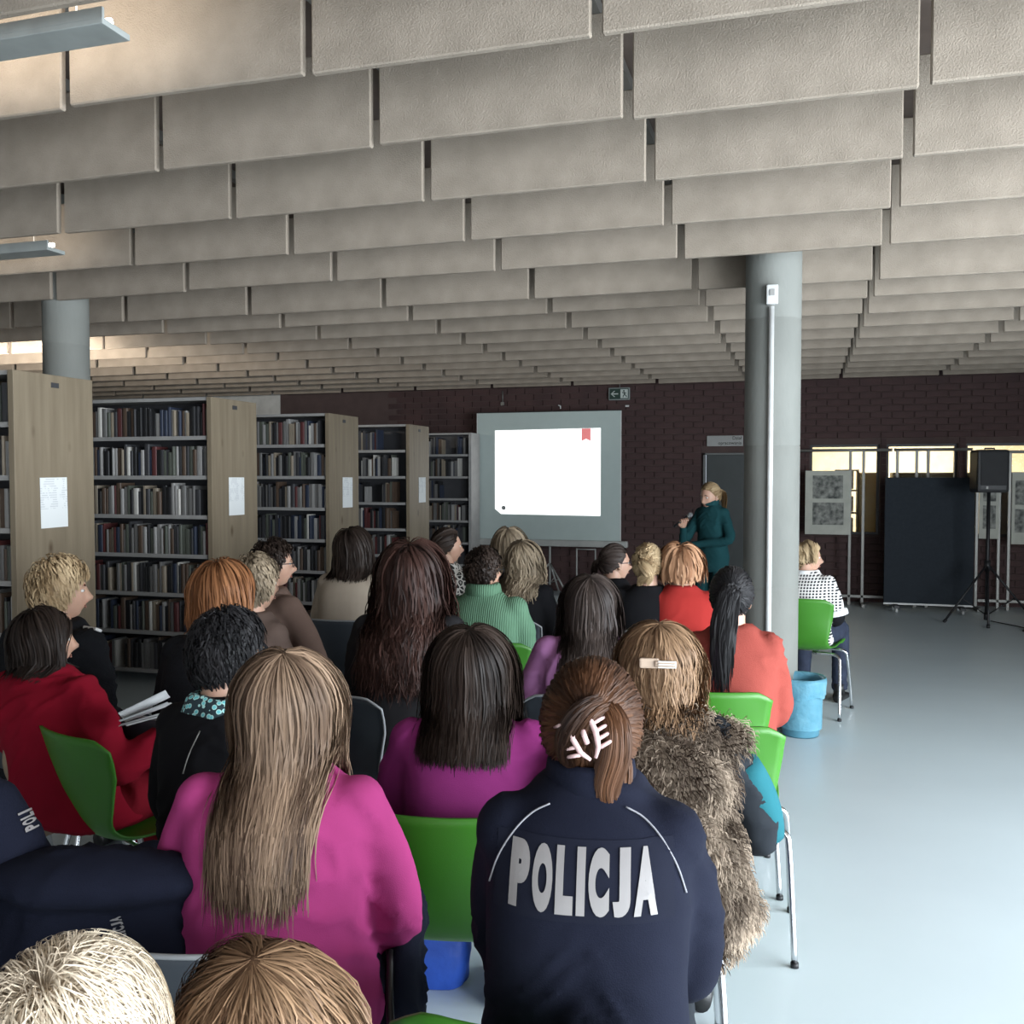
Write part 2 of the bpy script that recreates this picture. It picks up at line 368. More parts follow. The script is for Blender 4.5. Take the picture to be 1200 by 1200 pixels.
# lit office behind the interior windows
tag(MB().box((1.6, 16.2, 1.4), (4.6, 0.1, 2.8)).build('wall_office', M_cream), 'cream wall of the lit room behind the windows', kind='structure')
so = MB(); so.box((-.65, 14.65, 1.4), (.1, 3.1, 2.8)); so.box((3.9, 14.65, 1.4), (.1, 3.1, 2.8)); tag(so.build('wall_office_sides', M_cream), 'side walls of the lit room', kind='structure')
tag(MB().box((1.6, 14.65, 2.85), (4.6, 3.1, 0.1)).build('ceiling_office', M_white), 'ceiling of the lit room', kind='structure')
tag(MB().box((1.6, 14.65, -.03), (4.6, 3.1, 0.06)).build('floor_office', M_floor), 'floor of the lit room', kind='structure')
t = thing('ceiling_light', 'bright ceiling light in the room behind the windows', 'lamp', (1.6, 14.6, 2.74)); MB().box((0, 0, 0.03), (2.2, .34, .06)).build('housing', M_wplast, t); MB().box((0, 0, -.006), (2.1, .28, .012)).build('diffuser', emit('office_light', (1, .9, .72), 6.0), t)
area('office_lamp', (1.6, 14.6, 2.70), (0, 0, 0), 2.0, 0.26, 190, (1, .90, .72))
for i, (a, b) in enumerate(WIN):
    wn = empty('window_%d' % (i + 1), ((a + b) / 2, YF + .14, WZ0)); tag(wn, 'interior window to the lit room', kind='structure')
    hw = (b - a) / 2; f = MB()
    for s in (-1, 1): f.box((s * (hw - .015), 0, (WZ1 - WZ0) / 2), (.03, .08, WZ1 - WZ0))
    for z in (.015, WZ1 - WZ0 - .015): f.box((0, 0, z), (2 * hw - .06, .08, .03))
    f.build('window_frame', M_dark, wn)
    MB().box((0, 0, (WZ1 - WZ0) / 2), (2 * hw - .06, .008, WZ1 - WZ0 - .06)).build('pane', M_glass, wn)
# furniture of that room, seen through the panes
t = thing('storage_cabinet', 'ochre cabinet seen through the window beside the poster', 'cabinet', (0.98, 13.5, 0)); MB().box((0, 0, .83), (.30, .4, 1.66), bev=.01).build('body', M_ochre, t)
for z in (.3, .85, 1.38): MB().box((0, -.207, z), (.28, .014, .45), bev=.004).build('door', M_ochre, t)
t = thing('storage_cabinet', 'low ochre cabinet seen through the window above the dark board', 'cabinet', (1.75, 13.5, 0)); MB().box((0, 0, .83), (1.0, .4, 1.66), bev=.01).build('body', mat('olive_cabinet', (.16, .14, .08), .6), t)
for s in (-.25, .25): MB().box((s, -.207, .83), (.47, .014, 1.6), bev=.004).build('door', MATS['olive_cabinet'], t)
t = thing('storage_cabinet', 'grey cabinet seen through the window behind the loudspeaker', 'cabinet', (2.85, 13.6, 0)); MB().box((0, 0, .83), (1.0, .4, 1.66), bev=.01).build('body', mat('grey_cabinet', (.22, .22, .21), .6), t)
for s in (-.25, .25): MB().box((s, -.207, .83), (.47, .014, 1.6), bev=.004).build('door', MATS['grey_cabinet'], t)
t = thing('narrow_bookshelf', 'narrow open shelf with files seen through the window', 'bookshelf', (0.68, 13.4, 0))
MB().box((-.14, 0, .85), (.02, .3, 1.7)).build('side_panel', M_wood, t); MB().box((.14, 0, .85), (.02, .3, 1.7)).build('side_panel', M_wood, t)
for z in (.02, .5, .82, 1.12, 1.42, 1.69): MB().box((0, 0, z), (.26, .3, .02)).build('shelf', M_wood, t)
fm = mat('file_cover', (.62, .52, .38), .7, (.3, .22, .18), 30)
for z in (.83, 1.13, 1.43):
    for k in range(5):
        h = random.uniform(.19, .25); o = MB().box((0, 0, h / 2), (.034, .2, h), bev=.004).build('file_folder', fm); o.location = (.58 + .042 * k, 13.39, z + .012)
        tag(o, 'pale file folder upright on the narrow shelf behind the window', 'file', 'files behind the window')
# door with frame and its sign
d1 = empty('door_1', ((DX0 + DX1) / 2, YF + .05, 0)); tag(d1, 'dark grey door beside the concrete column', kind='structure')
hw = (DX1 - DX0) / 2
MB().box((0, .03, DZ / 2), (2 * hw - .06, .045, DZ - .02)).build('door_leaf', M_doorm, d1)
fm_ = mat('door_frame_grey', (.13, .135, .13), .5)
f = MB(); f.box((-hw + .012, -.04, DZ / 2), (.024, .12, DZ)); f.box((hw - .012, -.04, DZ / 2), (.024, .12, DZ)); f.box((0, -.04, DZ - .012), (2 * hw, .12, .024)); f.build('door_frame', fm_, d1)
h = MB(); h.tube([(hw - .12, -.005, 1.0), (hw - .12, -.05, 1.0), (hw - .24, -.05, 1.0)], .009); h.build('door_handle', M_chrome, d1)
t = thing('door_sign', 'pale grey department sign above the dark door', 'sign', (-.88, YF - .03, 2.08)); MB().box((0, 0, 0), (.47, .016, .14), bev=.004).build('plate', mat('sign_plate', (.34, .34, .33), .5), t)
MT = mat('sign_letters', (.03, .03, .03), .6)
for s, z, sz in (('Dział', .034, .062), ('opracowania', -.03, .062)):
    me = text_mesh(s, sz, .0008, .95, 'RIGHT'); me.materials.append(MT); o = link('lettering', me, t, (.215, -.0095, z)); o.rotation_euler = (PI / 2, 0, 0)
# exit sign
t = thing('exit_sign', 'dark green emergency exit sign with arrow and running figure', 'sign', (-2.295, YF - .04, 2.735))
MB().box((0, 0, 0), (.29, .05, .17), bev=.006).build('housing', mat('sign_frame', (.26, .29, .28), .5), t); MB().box((0, -.027, 0), (.262, .006, .142)).build('face', mat('exit_green', (.018, .045, .035), .4), t)
MG = mat('exit_white', (.55, .60, .57), .5)
MB().add([(-.115, -.0315, 0), (-.07, -.0315, .04), (-.052, -.0315, .04), (-.088, -.0315, .008), (-.012, -.0315, .008), (-.012, -.0315, -.008), (-.088, -.0315, -.008), (-.052, -.0315, -.04), (-.07, -.0315, -.04)], [(0, 1, 2, 3), (3, 4, 5, 6), (0, 3, 6), (0, 6, 7, 8)], smooth=False).build('arrow', MG, t)
MB().box((.07, -.031, 0), (.10, .003, .12)).build('door_panel', MG, t)
g = MB(); yy = -.034
g.tube([(.066, yy, .046), (.066, yy, .030)], .012, 8); g.tube([(.068, yy, .022), (.078, yy, -.012)], .009, 6); g.tube([(.078, yy, -.012), (.060, yy, -.028), (.056, yy, -.05)], .006, 6); g.tube([(.078, yy, -.012), (.096, yy, -.026), (.106, yy, -.045)], .006, 6); g.tube([(.07, yy, .018), (.05, yy, .010), (.044, yy, .022)], .005, 6); g.tube([(.07, yy, .018), (.09, yy, .006), (.10, yy, .016)], .005, 6)
g.build('running_figure', MATS['exit_green'], t)
MB().tube([(0, .02, .085), (0, .02, .14)], .006).build('hanger', M_alu, t)
# small fittings on the brick wall above the screen
t = thing('wall_hook', 'small grey bracket on the wall above the projection screen', 'bracket', (-3.97, YF - .02, 2.66)); MB().tube([(0, -.01, .16), (0, -.01, 0)], .008).build('rod', M_alu, t); MB().box((0, -.015, -.02), (.05, .03, .05), bev=.006).build('block', M_alu, t)
t = thing('wall_clip', 'tiny pale clip on the wall midway above the screen', 'clip', (-3.16, YF - .02, 2.58)); MB().tube(smooth_path([(0, 0, .02), (.03, -.01, .01), (.035, -.01, -.03)], 4), .009).build('hook', M_wplast, t)
t = thing('wall_clip', 'tiny pale clip on the wall below the exit sign', 'clip', (-2.19, YF - .02, 2.57)); MB().box((0, 0, 0), (.05, .03, .025), bev=.005).build('body', M_wplast, t)

# ------------------------------------------------------------------ concrete columns
def column(x, y, r, h, label, conduit):
    t = thing('concrete_column', label, 'column', (x, y, 0), 0, 'concrete columns')
    prof = [(r + .004, 0)]; z = 0
    zs = [0.9, 1.8, 2.6, h]
    prof = [(r, 0)]
    for k, zz in enumerate(zs[:-1]): prof += [(r, zz - .006), (r - .003, zz), (r, zz + .006)]
    prof.append((r, h)); MB().lathe(prof, 48).build('shaft', M_conc, t)
    if conduit:
        a = R(-92); cx, cy = (r + .014) * math.cos(a), (r + .014) * math.sin(a)
        MB().tube([(cx, cy, .05), (cx, cy, 2.66)], .018, 10).build('cable_conduit', M_wplast, t)
        b = MB(); b.box((cx + .004, cy - .008, 2.73), (.07, .05, .12), bev=.008); b.build('socket_box', M_wplast, t)
        MB().box((cx + .004, cy - .036, 2.74), (.03, .008, .04), bev=.002).build('socket_cover', M_shelf, t)
column(-.137, 6.28, .174, 3.7, 'round concrete column with white cable conduit beside the blue bin', True)
column(-5.33, 5.925, .165, 3.7, 'round concrete column rising behind the bookcases', False)

# ------------------------------------------------------------------ bookcases
H_ST = 2.2; XE = -4.18
cases = [(4.24, .62, 'fifth'), (6.10, .62, 'fourth'), (7.96, .62, 'third'), (9.88, .60, 'second'), (12.02, .36, 'first')]
BCOL = [('dark grey', (.05, .05, .055)), ('black', (.016, .016, .018)), ('brown', (.10, .065, .045)), ('dark red', (.11, .03, .03)), ('pale grey', (.34, .33, .32)), ('off-white', (.58, .56, .52)), ('navy', (.03, .04, .07)), ('beige', (.30, .25, .19)), ('grey-green', (.10, .11, .09)), ('mid grey', (.17, .165, .16))]
M_pages = mat('book_pages', (.55, .50, .42), .9)
def book_mesh(cn, col):
    m = mat('book_' + cn.replace(' ', '_').replace('-', '_'), col, .55, tuple(c * .7 for c in col), 20, stretch=(1, 1, .2))
    b = MB()      # unit book: x thickness, y depth (spine at -y), z height
    b.box((-.46, .02, .5), (.08, .96, 1), 0); b.box((.46, .02, .5), (.08, .96, 1), 0)
    vs = []; fs = []
    for z in (0, 1):
        for k in range(6):
            a = PI + PI * k / 5; vs.append((.5 * math.cos(a), -.46 + .05 * math.sin(a), z))
    fs = [(k, k + 1, k + 7, k + 6) for k in range(5)] + [(5, 4, 3, 2, 1, 0), (6, 7, 8, 9, 10, 11)]
    b.add(vs, fs, 0, False); b.box((0, .0, .49), (.86, .9, .94), 1)
    return b.mesh('book', [m, M_pages])
BME = [book_mesh(*c) for c in BCOL]
allbooks = []
shelf_pitch = .30
ordn = ['top', 'second', 'third', 'fourth', 'fifth', 'sixth', 'lowest']
lens = [2.6, 3.2, 3.2, 3.2, 1.3]
for ci, (y0, dep, od) in enumerate(cases):
    nm = {'first': 'shallow bookcase right beside the projection screen', 'second': 'oak-ended bookcase second from the projection screen', 'third': 'oak-ended bookcase third from the projection screen', 'fourth': 'oak-ended bookcase fourth from the projection screen', 'fifth': 'oak-ended bookcase farthest from the projection screen'}[od]
    t = thing('bookcase', nm + ' with grey metal shelves', 'bookcase', (XE, y0, 0), 0, 'library bookcases'); Ln = lens[ci]
    MB().box((-.02, dep / 2, H_ST / 2), (.04, dep, H_ST), bev=.003).build('end_panel', M_wood if od != 'first' else M_shelf, t)
    MB().box((-Ln + .02, dep / 2, H_ST / 2), (.04, dep, H_ST), bev=.003).build('end_panel', M_wood if od != 'first' else M_shelf, t)
    x0, x1 = -Ln + .04, -.04
    bays = max(1, round(Ln / 1.55))
    for k in range(1, bays): MB().box((x0 + (x1 - x0) * k / bays, dep / 2, H_ST / 2 - .02), (.03, dep - .06, H_ST - .05)).build('upright', M_shelf, t)
    MB().box(((x0 + x1) / 2, dep / 2, H_ST / 2), (x1 - x0, .012, H_ST - .02)).build('back_panel', M_dark, t)
    MB().box(((x0 + x1) / 2, dep / 2, H_ST - .012), (x1 - x0, dep - .02, .024)).build('top_board', M_shelf, t)
    if od != 'first': MB().box((-.02, dep / 2, H_ST - .06), (.046, .06, .03)).build('panel_clip', M_dark, t)
    for j in range(7):
        z = H_ST - shelf_pitch * (j + 1) + .012
        for k in range(bays):
            xa = x0 + (x1 - x0) * k / bays + .016; xb = x0 + (x1 - x0) * (k + 1) / bays - .016
            s = MB(); s.box(((xa + xb) / 2, dep / 2, z - .012), (xb - xa, dep - .03, .018)); s.box(((xa + xb) / 2, .022, z - .016), (xb - xa, .008, .03)); s.build('shelf', M_shelf, t)
        # books along this shelf
        x = x1 - .02; lim = max(x0 + .05, x1 - {0: .9, 1: 1.75, 2: 1.5, 3: 1.5, 4: 1.2}[ci])
        fill = {0: 1, 1: 1, 2: .97, 3: .6, 4: .5}[ci]
        if ci >= 3: x -= random.choice([0.06, .35, .5, .15]) if ci == 3 else random.choice([.05, .4, .25])
        while x > lim:
            if random.random() > (.985 if fill > .9 else .975): x -= random.uniform(.05, .22 if fill < .9 else .09)
            th = random.choice([.014, .018, .022, .026, .03, .036, .044]); h = random.choice([.18, .195, .2, .205, .215, .225, .235, .245]); dp = random.uniform(.13, .17)
            if fill > .9 and random.random() < .8: h = min(.225, h)
            c = random.choices(range(10), [10, 7, 6, 3, 6, 3, 5, 4, 4, 8])[0]
            allbooks.append((ci, od, j, XE + x - th / 2, y0 + .035 + random.uniform(0, .02), z - .003, th, h, dp, c, random.uniform(-.03, .03) if random.random() > .92 else 0))
            x -= th + random.uniform(.0005, .002)
vis = {0: (0, 12, 430, 760), 1: (107, 246, 470, 790), 2: (302, 387, 485, 700), 3: (426, 481, 497, 660), 4: (508, 547, 507, 650)}
def score(b):
    px, py, d = proj((b[3], b[4], b[5] + b[7] / 2)); v = vis[b[0]]
    ok = v[0] - 2 <= px <= v[1] + 2 and v[2] <= py <= v[3]
    return (1000 if ok else 0) + b[6] * b[7] / d / d * 1e4
allbooks.sort(key=score, reverse=True)
stuff = {}
for i, b in enumerate(allbooks):
    ci, od, j, x, y, z, th, h, dp, c, tl = b
    if i < 300:
        o = link('book', BME[c], None, (x, y + dp / 2, z)); o.scale = (th, dp, h); o.rotation_euler = (0, 0, tl)
        where = {'first': 'the shallow bookcase', 'fifth': 'the bookcase farthest from screen'}.get(od, 'the %s bookcase from screen' % od)
        sz_ = ('tall ' if h >= .23 else 'short ' if h <= .195 else '') + ('thin ' if th <= .018 else 'thick ' if th >= .036 else '')
        tag(o, '%s%s book upright on the %s shelf of %s' % (sz_, BCOL[c][0], ordn[j], where), 'book', 'books on the library shelves')
    else:
        s = stuff.setdefault('all', MB()); s.box((x, y + dp / 2, z + h / 2), (th, dp, h), c)
if stuff: tag(stuff['all'].build('books', [MATS['book_' + cn.replace(' ', '_').replace('-', '_')] for cn, _ in BCOL]), 'further upright books filling the far shelves', 'books', kind='stuff')
for (ya_, ci, lab) in ((4.525, 0, 'farthest from the screen'), (6.42, 1, 'fourth from the screen'), (8.33, 2, 'third from the screen'), (10.255, 3, 'second from the screen')):
    o = MB().box((0, 0, 0), (.002, .21, .295)).build('paper_notice', M_notice); o.location = (XE + .0035, ya_, 1.45); o.rotation_euler = (R(random.uniform(-1, 1)), 0, 0)
    tag(o, 'printed white sheet taped to the end of the bookcase ' + lab, 'notice', 'shelf notices')

# ------------------------------------------------------------------ ceiling lamps
def pendant(x0, x1, y, z, label, power, aim=150):
    t = thing('pendant_lamp', label, 'lamp', ((x0 + x1) / 2, y, z), 0, 'linear pendant lamps'); L_ = x1 - x0
    b = MB(); b.box((0, 0, -.012), (L_, .15, .024), bev=.004); b.box((0, -.07, .016), (L_, .012, .04)); b.build('housing', mat('lamp_grey', (.33, .35, .34), .5), t)
    MB().tube([(-L_ / 2 + .04, .02, .03), (L_ / 2 - .04, .02, .03)], .014, 8).build('lamp_tube', M_lamp, t)
    for s in (-.4, .4): MB().tube([(s * L_, 0, 0), (s * L_, 0, 3.7 - z)], .003, 6).build('suspension_wire', M_alu, t)
    l = bpy.data.lights.new('lamp_glow', 'AREA'); l.shape = 'RECTANGLE'; l.size = L_; l.size_y = .08; l.energy = power; l.color = (1, .92, .80)
    o = bpy.data.objects.new('lamp_glow', l); COL.objects.link(o); o.parent = t; o.location = (0, .0, .055); o.rotation_euler = (R(aim), 0, 0)
pendant(-4.2, -2.42, 2.97, 3.27, 'linear pendant lamp between the nearest ceiling baffles', 16)
pendant(-6.2, -4.47, 4.9, 3.04, 'linear pendant lamp glinting among the baffles above the bookcases', 3)
pendant(-8.4, -6.45, 7.3, 2.50, 'linear pendant lamp glowing warm above the far end of the bookcases', 70, 128)

# ------------------------------------------------------------------ projection screen on its tripod
SY = 12.42
t = thing('projection_screen', 'tripod projection screen showing a blank white slide with a red ribbon', 'screen', (-3.22, SY, 0))
MB().box((0, 0, 1.60), (2.03, .006, 1.77)).build('screen_cloth', M_screen, t)
MB().box((0, .02, 2.49), (2.03, .03, .02)).build('top_bar', M_black, t)
b = MB(); b.box((0, 0, .70), (2.22, .08, .09), bev=.02); b.build('bottom_case', M_enam, t)
bd = MB(); bd.box((-1.01, -.002, 1.6), (.012, .008, 1.77)); bd.box((1.01, -.002, 1.6), (.012, .008, 1.77)); bd.build('edge_border', M_wplast, t)
sl = MB(); x0, x1, z0, z1 = -.75, .735, 1.09, 2.245
sl.add([(x0, -.007, z0 + .07), (x0 + .045, -.007, z0 + .035), (x0 + .085, -.007, z0), (x1, -.007, z0 - .012), (x1, -.007, z1 + .012), (x0, -.007, z1 - .002)], [(0, 1, 2, 3, 4, 5)], smooth=False)
s_o = sl.build('projected_slide', M_slide, t)
MB().add([(.475, -.0095, z1 + .008), (.60, -.0095, z1 + .009), (.60, -.0095, z1 - .16), (.5375, -.0095, z1 - .13), (.475, -.0095, z1 - .16)], [(0, 4, 3), (0, 3, 1), (1, 3, 2)], smooth=False).build('ribbon_mark', M_ribbon, s_o)
em = MB().lathe([(0.0, 0), (.03, 0)], 16).build('emblem', M_emb, s_o); em.location = (-.625, -.0095, 1.175); em.rotation_euler = (PI / 2, 0, 0)
MB().tube([(.02, .06, .12), (.02, .06, 2.5)], .016, 10).build('pole', M_enam, t)
for a in (200, 320, 80):
    p = Vector((.02 + .42 * math.cos(R(a)), .06 + (.42 if a != 80 else .22) * math.sin(R(a)), .01))
    MB().tube([(.02, .06, .42), p], [.012, .012], 8).build('leg', M_enam, t)
    MB().tube([(.02, .06, .14), (Vector((.02, .06, .42)) * .5 + p * .5)], .006, 6).build('brace', M_enam, t)
# small metal trolley frame under the screen
t = thing('wire_stand', 'thin metal stand frame standing under the projection screen', 'stand', (-2.72, 12.55, 0))
MB().tube(smooth_path([(-.13, -.16, .01), (-.13, .05, .06), (-.13, .05, .3), (-.13, .05, .62)], 5), .011).build('post', M_enam, t)
MB().tube([(.13, .05, .01), (.13, .05, .62)], .011).build('post', M_enam, t)
MB().tube([(-.13, .05, .22), (.13, .05, .22)], .008).build('crossbar', M_enam, t); MB().tube([(-.13, .05, .61), (.13, .05, .61)], .008).build('crossbar', M_enam, t); MB().tube([(-.13, .05, .22), (.13, -.1, .27)], .006).build('brace', M_enam, t)

# ------------------------------------------------------------------ exhibition frames, board and loudspeaker
EY = 12.45
def frame(x0, x1, label, posts, base=True, top=1.935):
    t = thing('exhibition_frame', label, 'frame', ((x0 + x1) / 2, EY, 0), 0, 'exhibition frames'); cx = (x0 + x1) / 2
    MB().tube([(x0 - cx, 0, top), (x1 - cx, 0, top)], .019, 10).build('top_rail', M_alu, t)
    for p in posts: MB().box((p - cx, 0, (top) / 2), (.034, .03, top), bev=.004).build('post', M_alu, t)
    if base:
        MB().box((0, 0, .11), (x1 - x0 - .1, .03, .035), bev=.004).build('base_rail', M_alu, t)
        for p in (posts[0], posts[-1]): MB().box((p - cx, 0, .02), (.04, .5, .04), bev=.006).build('foot', M_alu, t)
frame(-.02, 1.16, 'aluminium exhibition frame carrying the poster with two grey prints', [.05, .675, .83], True)
frame(1.18, 2.06, 'aluminium exhibition frame behind the dark felt board', [1.22, 1.44, 1.57], False)
frame(2.09, 3.1, 'aluminium exhibition frame behind the loudspeaker', [2.12, 2.36, 2.47, 3.05], True, 1.90)
def poster(x0, x1, z0, z1, label, prints, grp='exhibition posters'):
    t = thing('poster', label, 'poster', ((x0 + x1) / 2, EY - .03, z0), 0, grp)
    MB().box((0, 0, (z1 - z0) / 2), (x1 - x0, .012, z1 - z0), bev=.003).build('mount', M_mount, t)
    for a, b, c, d in prints: MB().box(((a + b) / 2, -.008, (c + d) / 2), (b - a, .004, d - c)).build('print', M_print, t)
poster(.14, .68, .88, 1.68, 'pale mounted poster with two grey prints on the frame beside the column', [(-.18, .18, .45, .74), (-.18, .19, .12, .40)])
poster(2.14, 2.36, .86, 1.68, 'narrow pale poster hanging behind the loudspeaker stand', [(-.07, .07, .45, .72), (-.07, .07, .12, .40)])
poster(2.49, 3.0, .80, 1.66, 'pale poster with blurred prints hanging right of the loudspeaker stand', [(-.22, -.10, .47, .76), (-.22, -.10, .14, .42), (.0, .2, .47, .76), (.0, .2, .14, .42)])
t = thing('display_board', 'large dark navy felt board on castors', 'board', (1.54, 12.08, 0))
MB().box((0, 0, .845), (.98, .05, 1.50), bev=.006).build('felt_panel', M_board, t); MB().box((0, 0, .083), (.98, .04, .02)).build('base_strip', M_wplast, t)
for s in (-.36, .36):
    MB().box((s, 0, .065), (.06, .42, .03), bev=.004).build('foot_bar', M_dark, t)
    for q in (-.18, .18):
        c = MB(); c.tube([(s - .012, q, .026), (s + .012, q, .026)], .025, 12); c.build('castor', M_wplast, t)
t = thing('speaker_stand', 'black tripod stand under the loudspeaker', 'stand', (2.06, 11.42, 0))
MB().tube([(0, 0, .02), (0, 0, 1.46)], .019, 10).build('pole', M_black, t); MB().tube([(0, 0, .56), (0, 0, .68)], .032, 10).build('collar', M_black, t); MB().tube([(0, 0, .02), (0, 0, .10)], .028, 10).build('hub', M_black, t)
for a in (205, 262, 335, ):
    p = Vector((math.cos(R(a)), math.sin(R(a)), 0)) if a != 335 else Vector((math.cos(R(10)), math.sin(R(10)), 0))
    foot = p * .50
    lg = MB().tube([(0, 0, .64), (foot.x, foot.y, .02)], .012, 8).build('leg', M_black, t)
    MB().tube([(foot.x * .97, foot.y * .97, .035), (foot.x * 1.02, foot.y * 1.02, .006)], .018, 8).build('rubber_foot', M_black, lg)
    MB().tube([(0, 0, .07), (foot.x * .6, foot.y * .6, .27)], .007, 6).build('brace', M_black, t)
t = thing('loudspeaker', 'black loudspeaker box mounted on the tripod stand', 'loudspeaker', (2.06, 11.42, 1.43), R(8))
MB().box((0, 0, .235), (.33, .30, .47), bev=.035).build('cabinet', M_black, t); MB().box((0, -.152, .26), (.27, .012, .36), bev=.005).build('grille', mat('speaker_mesh', (.02, .02, .022), .7, bump=.4, bscale=300), t)
MB().tube([(-.05, 0, .47), (-.05, 0, .485), (.05, 0, .485), (.05, 0, .47)], .009).build('handle', M_black, t); MB().box((-.07, -.160, .055), (.022, .006, .028)).build('badge', M_alu, t)
cb = smooth_path([(2.1, 11.4, .012), (2.35, 11.0, .008), (2.3, 10.75, .008), (2.6, 10.45, .008), (3.2, 10.3, .008)], 8)
tag(MB().tube(cb, .006, 6).build('cable', M_black), 'black cable trailing over the floor from the loudspeaker stand', 'cable')

# ------------------------------------------------------------------ waste bin
c = at_floor(934, 860)
M_bin = mat('translucent_blue_plastic', (.15, .38, .50), .3, (.12, .33, .44), 10, Transmission_Weight=.35, IOR=1.2)
M_bag = mat('blue_bin_bag', (.20, .45, .57), .25, (.15, .38, .50), 14, .5, 30, Transmission_Weight=.3, IOR=1.15)
t = thing('waste_bin', 'translucent light blue waste bin lined with a bag beside the column', 'bin', (c.x + .02, c.y, 0))
MB().lathe([(0.0, .008), (.105, .008), (.108, .0), (.112, .01), (.135, .335), (.145, .345), (.146, .36), (.141, .362), (.132, .34), (.108, .016), (0, .016)], 40).build('bin_body', M_bin, t)
bg = MB(); rings = []
for k, (r, z) in enumerate([(.128, .05), (.131, .30), (.1385, .362), (.1495, .366), (.153, .34), (.150, .285), (.146, .25)]):
    rings.append([Vector(((r + (.004 * math.sin(7 * a + k) + .003 * math.sin(17 * a)) * (k > 1)) * math.cos(a), (r + .004 * math.sin(7 * a + k) * (k > 1)) * math.sin(a), z + (.010 * math.sin(5 * a) if k == 6 else 0))) for a in [2 * PI * i / 60 for i in range(60)]])
bg.loft(rings, cap=False); bg.build('bin_liner', M_bag, t)

# ------------------------------------------------------------------ chairs
RIM_PATH = []
def shell_mesh(name, m):
    prof = smooth_path([(0, .235, .415), (0, .215, .445), (0, .10, .447), (0, -.06, .435), (0, -.16, .445), (0, -.215, .495), (0, -.245, .59), (0, -.270, .70), (0, -.29, .80)], 4)
    hw = lerp_list([.205, .225, .228, .222, .205, .198, .215, .232, .240], len(prof))
    nu = 18; vs = []; fs = []; n = len(prof)
    for i, p in enumerate(prof):
        back = min(1, max(0, (p.z - .47) / .2)); seat = 1 - back
        for k in range(nu + 1):
            u = -1 + 2 * k / nu
            wrap = .055 * back * u * u; dish = .018 * seat * u * u + .012 * seat * abs(u) ** 6
            zz = p.z + dish
            if i >= n - 3: zz -= .035 * max(0, abs(u) - .75) / .25 * (i - (n - 4)) / 3 * abs(u)
            vs.append(Vector((u * hw[i], p.y + wrap, zz)))
    W = nu + 1; i0 = 4; RIM_PATH[:] = [vs[i * W] for i in range(i0, n)] + [vs[(n - 1) * W + k] for k in range(1, nu)] + [vs[i * W + nu] for i in range(n - 1, i0 - 1, -1)]
    for i in range(n - 1):
        for k in range(nu): fs.append((i * W + k, i * W + k + 1, (i + 1) * W + k + 1, (i + 1) * W + k))
    me = bpy.data.meshes.new('tmp'); me.from_pydata(vs, [], fs); me.update()
    bm = bmesh.new(); bm.from_mesh(me)
    bm.normal_update()
    geom = bmesh.ops.solidify(bm, geom=bm.faces[:], thickness=.008)
    for f in bm.faces: f.smooth = True
    me2 = bpy.data.meshes.new(name); bm.to_mesh(me2); bm.free(); bpy.data.meshes.remove(me); me2.materials.append(m); return me2
SHELL = {'green': shell_mesh('shell', M_green), 'charcoal': shell_mesh('shell', M_grey), 'slate': shell_mesh('shell', M_slate)}
LEGM = []
for sx in (-1, 1):
    for sy in (-1, 1):
        pth = smooth_path([(sx * .08, sy * .10, .420), (sx * .19, sy * .105, .420), (sx * .245, sy * .112, .405), (sx * .258, sy * .125, .35), (sx * .268, sy * .17, .17), (sx * .275, sy * .20, .012)], 4)
        b = MB().tube(pth, .0105, 10); b.tube([(sx * .275, sy * .2, .016), (sx * .2755, sy * .202, .0)], .0135, 10, 1); LEGM.append(b.mesh('leg', [M_chrome, M_black]))
_b = MB(); _b.tube([(-.08, -.10, .422), (-.08, .10, .422)], .0105); _b.tube([(.08, -.10, .422), (.08, .10, .422)], .0105); _b.box((0, 0, .430), (.2, .16, .012)); UNDER = _b.mesh('under_frame', M_chrome)
RIM = MB().tube(RIM_PATH, .0052, 6).mesh('rim', mat('worn_rim_highlight', (.26, .27, .28), .4))  # pale grey tube paints the edge highlight along the worn charcoal shells
def chair(x, y, yaw, col, label):
    t = thing('shell_chair', label, 'chair', (x, y, 0), yaw, 'stacking shell chairs')
    link('shell', SHELL[col], t)
    if col == 'charcoal': link('rim', RIM, t)
    for m in LEGM: link('leg', m, t)
    link('under_frame', UNDER, t)
    return t

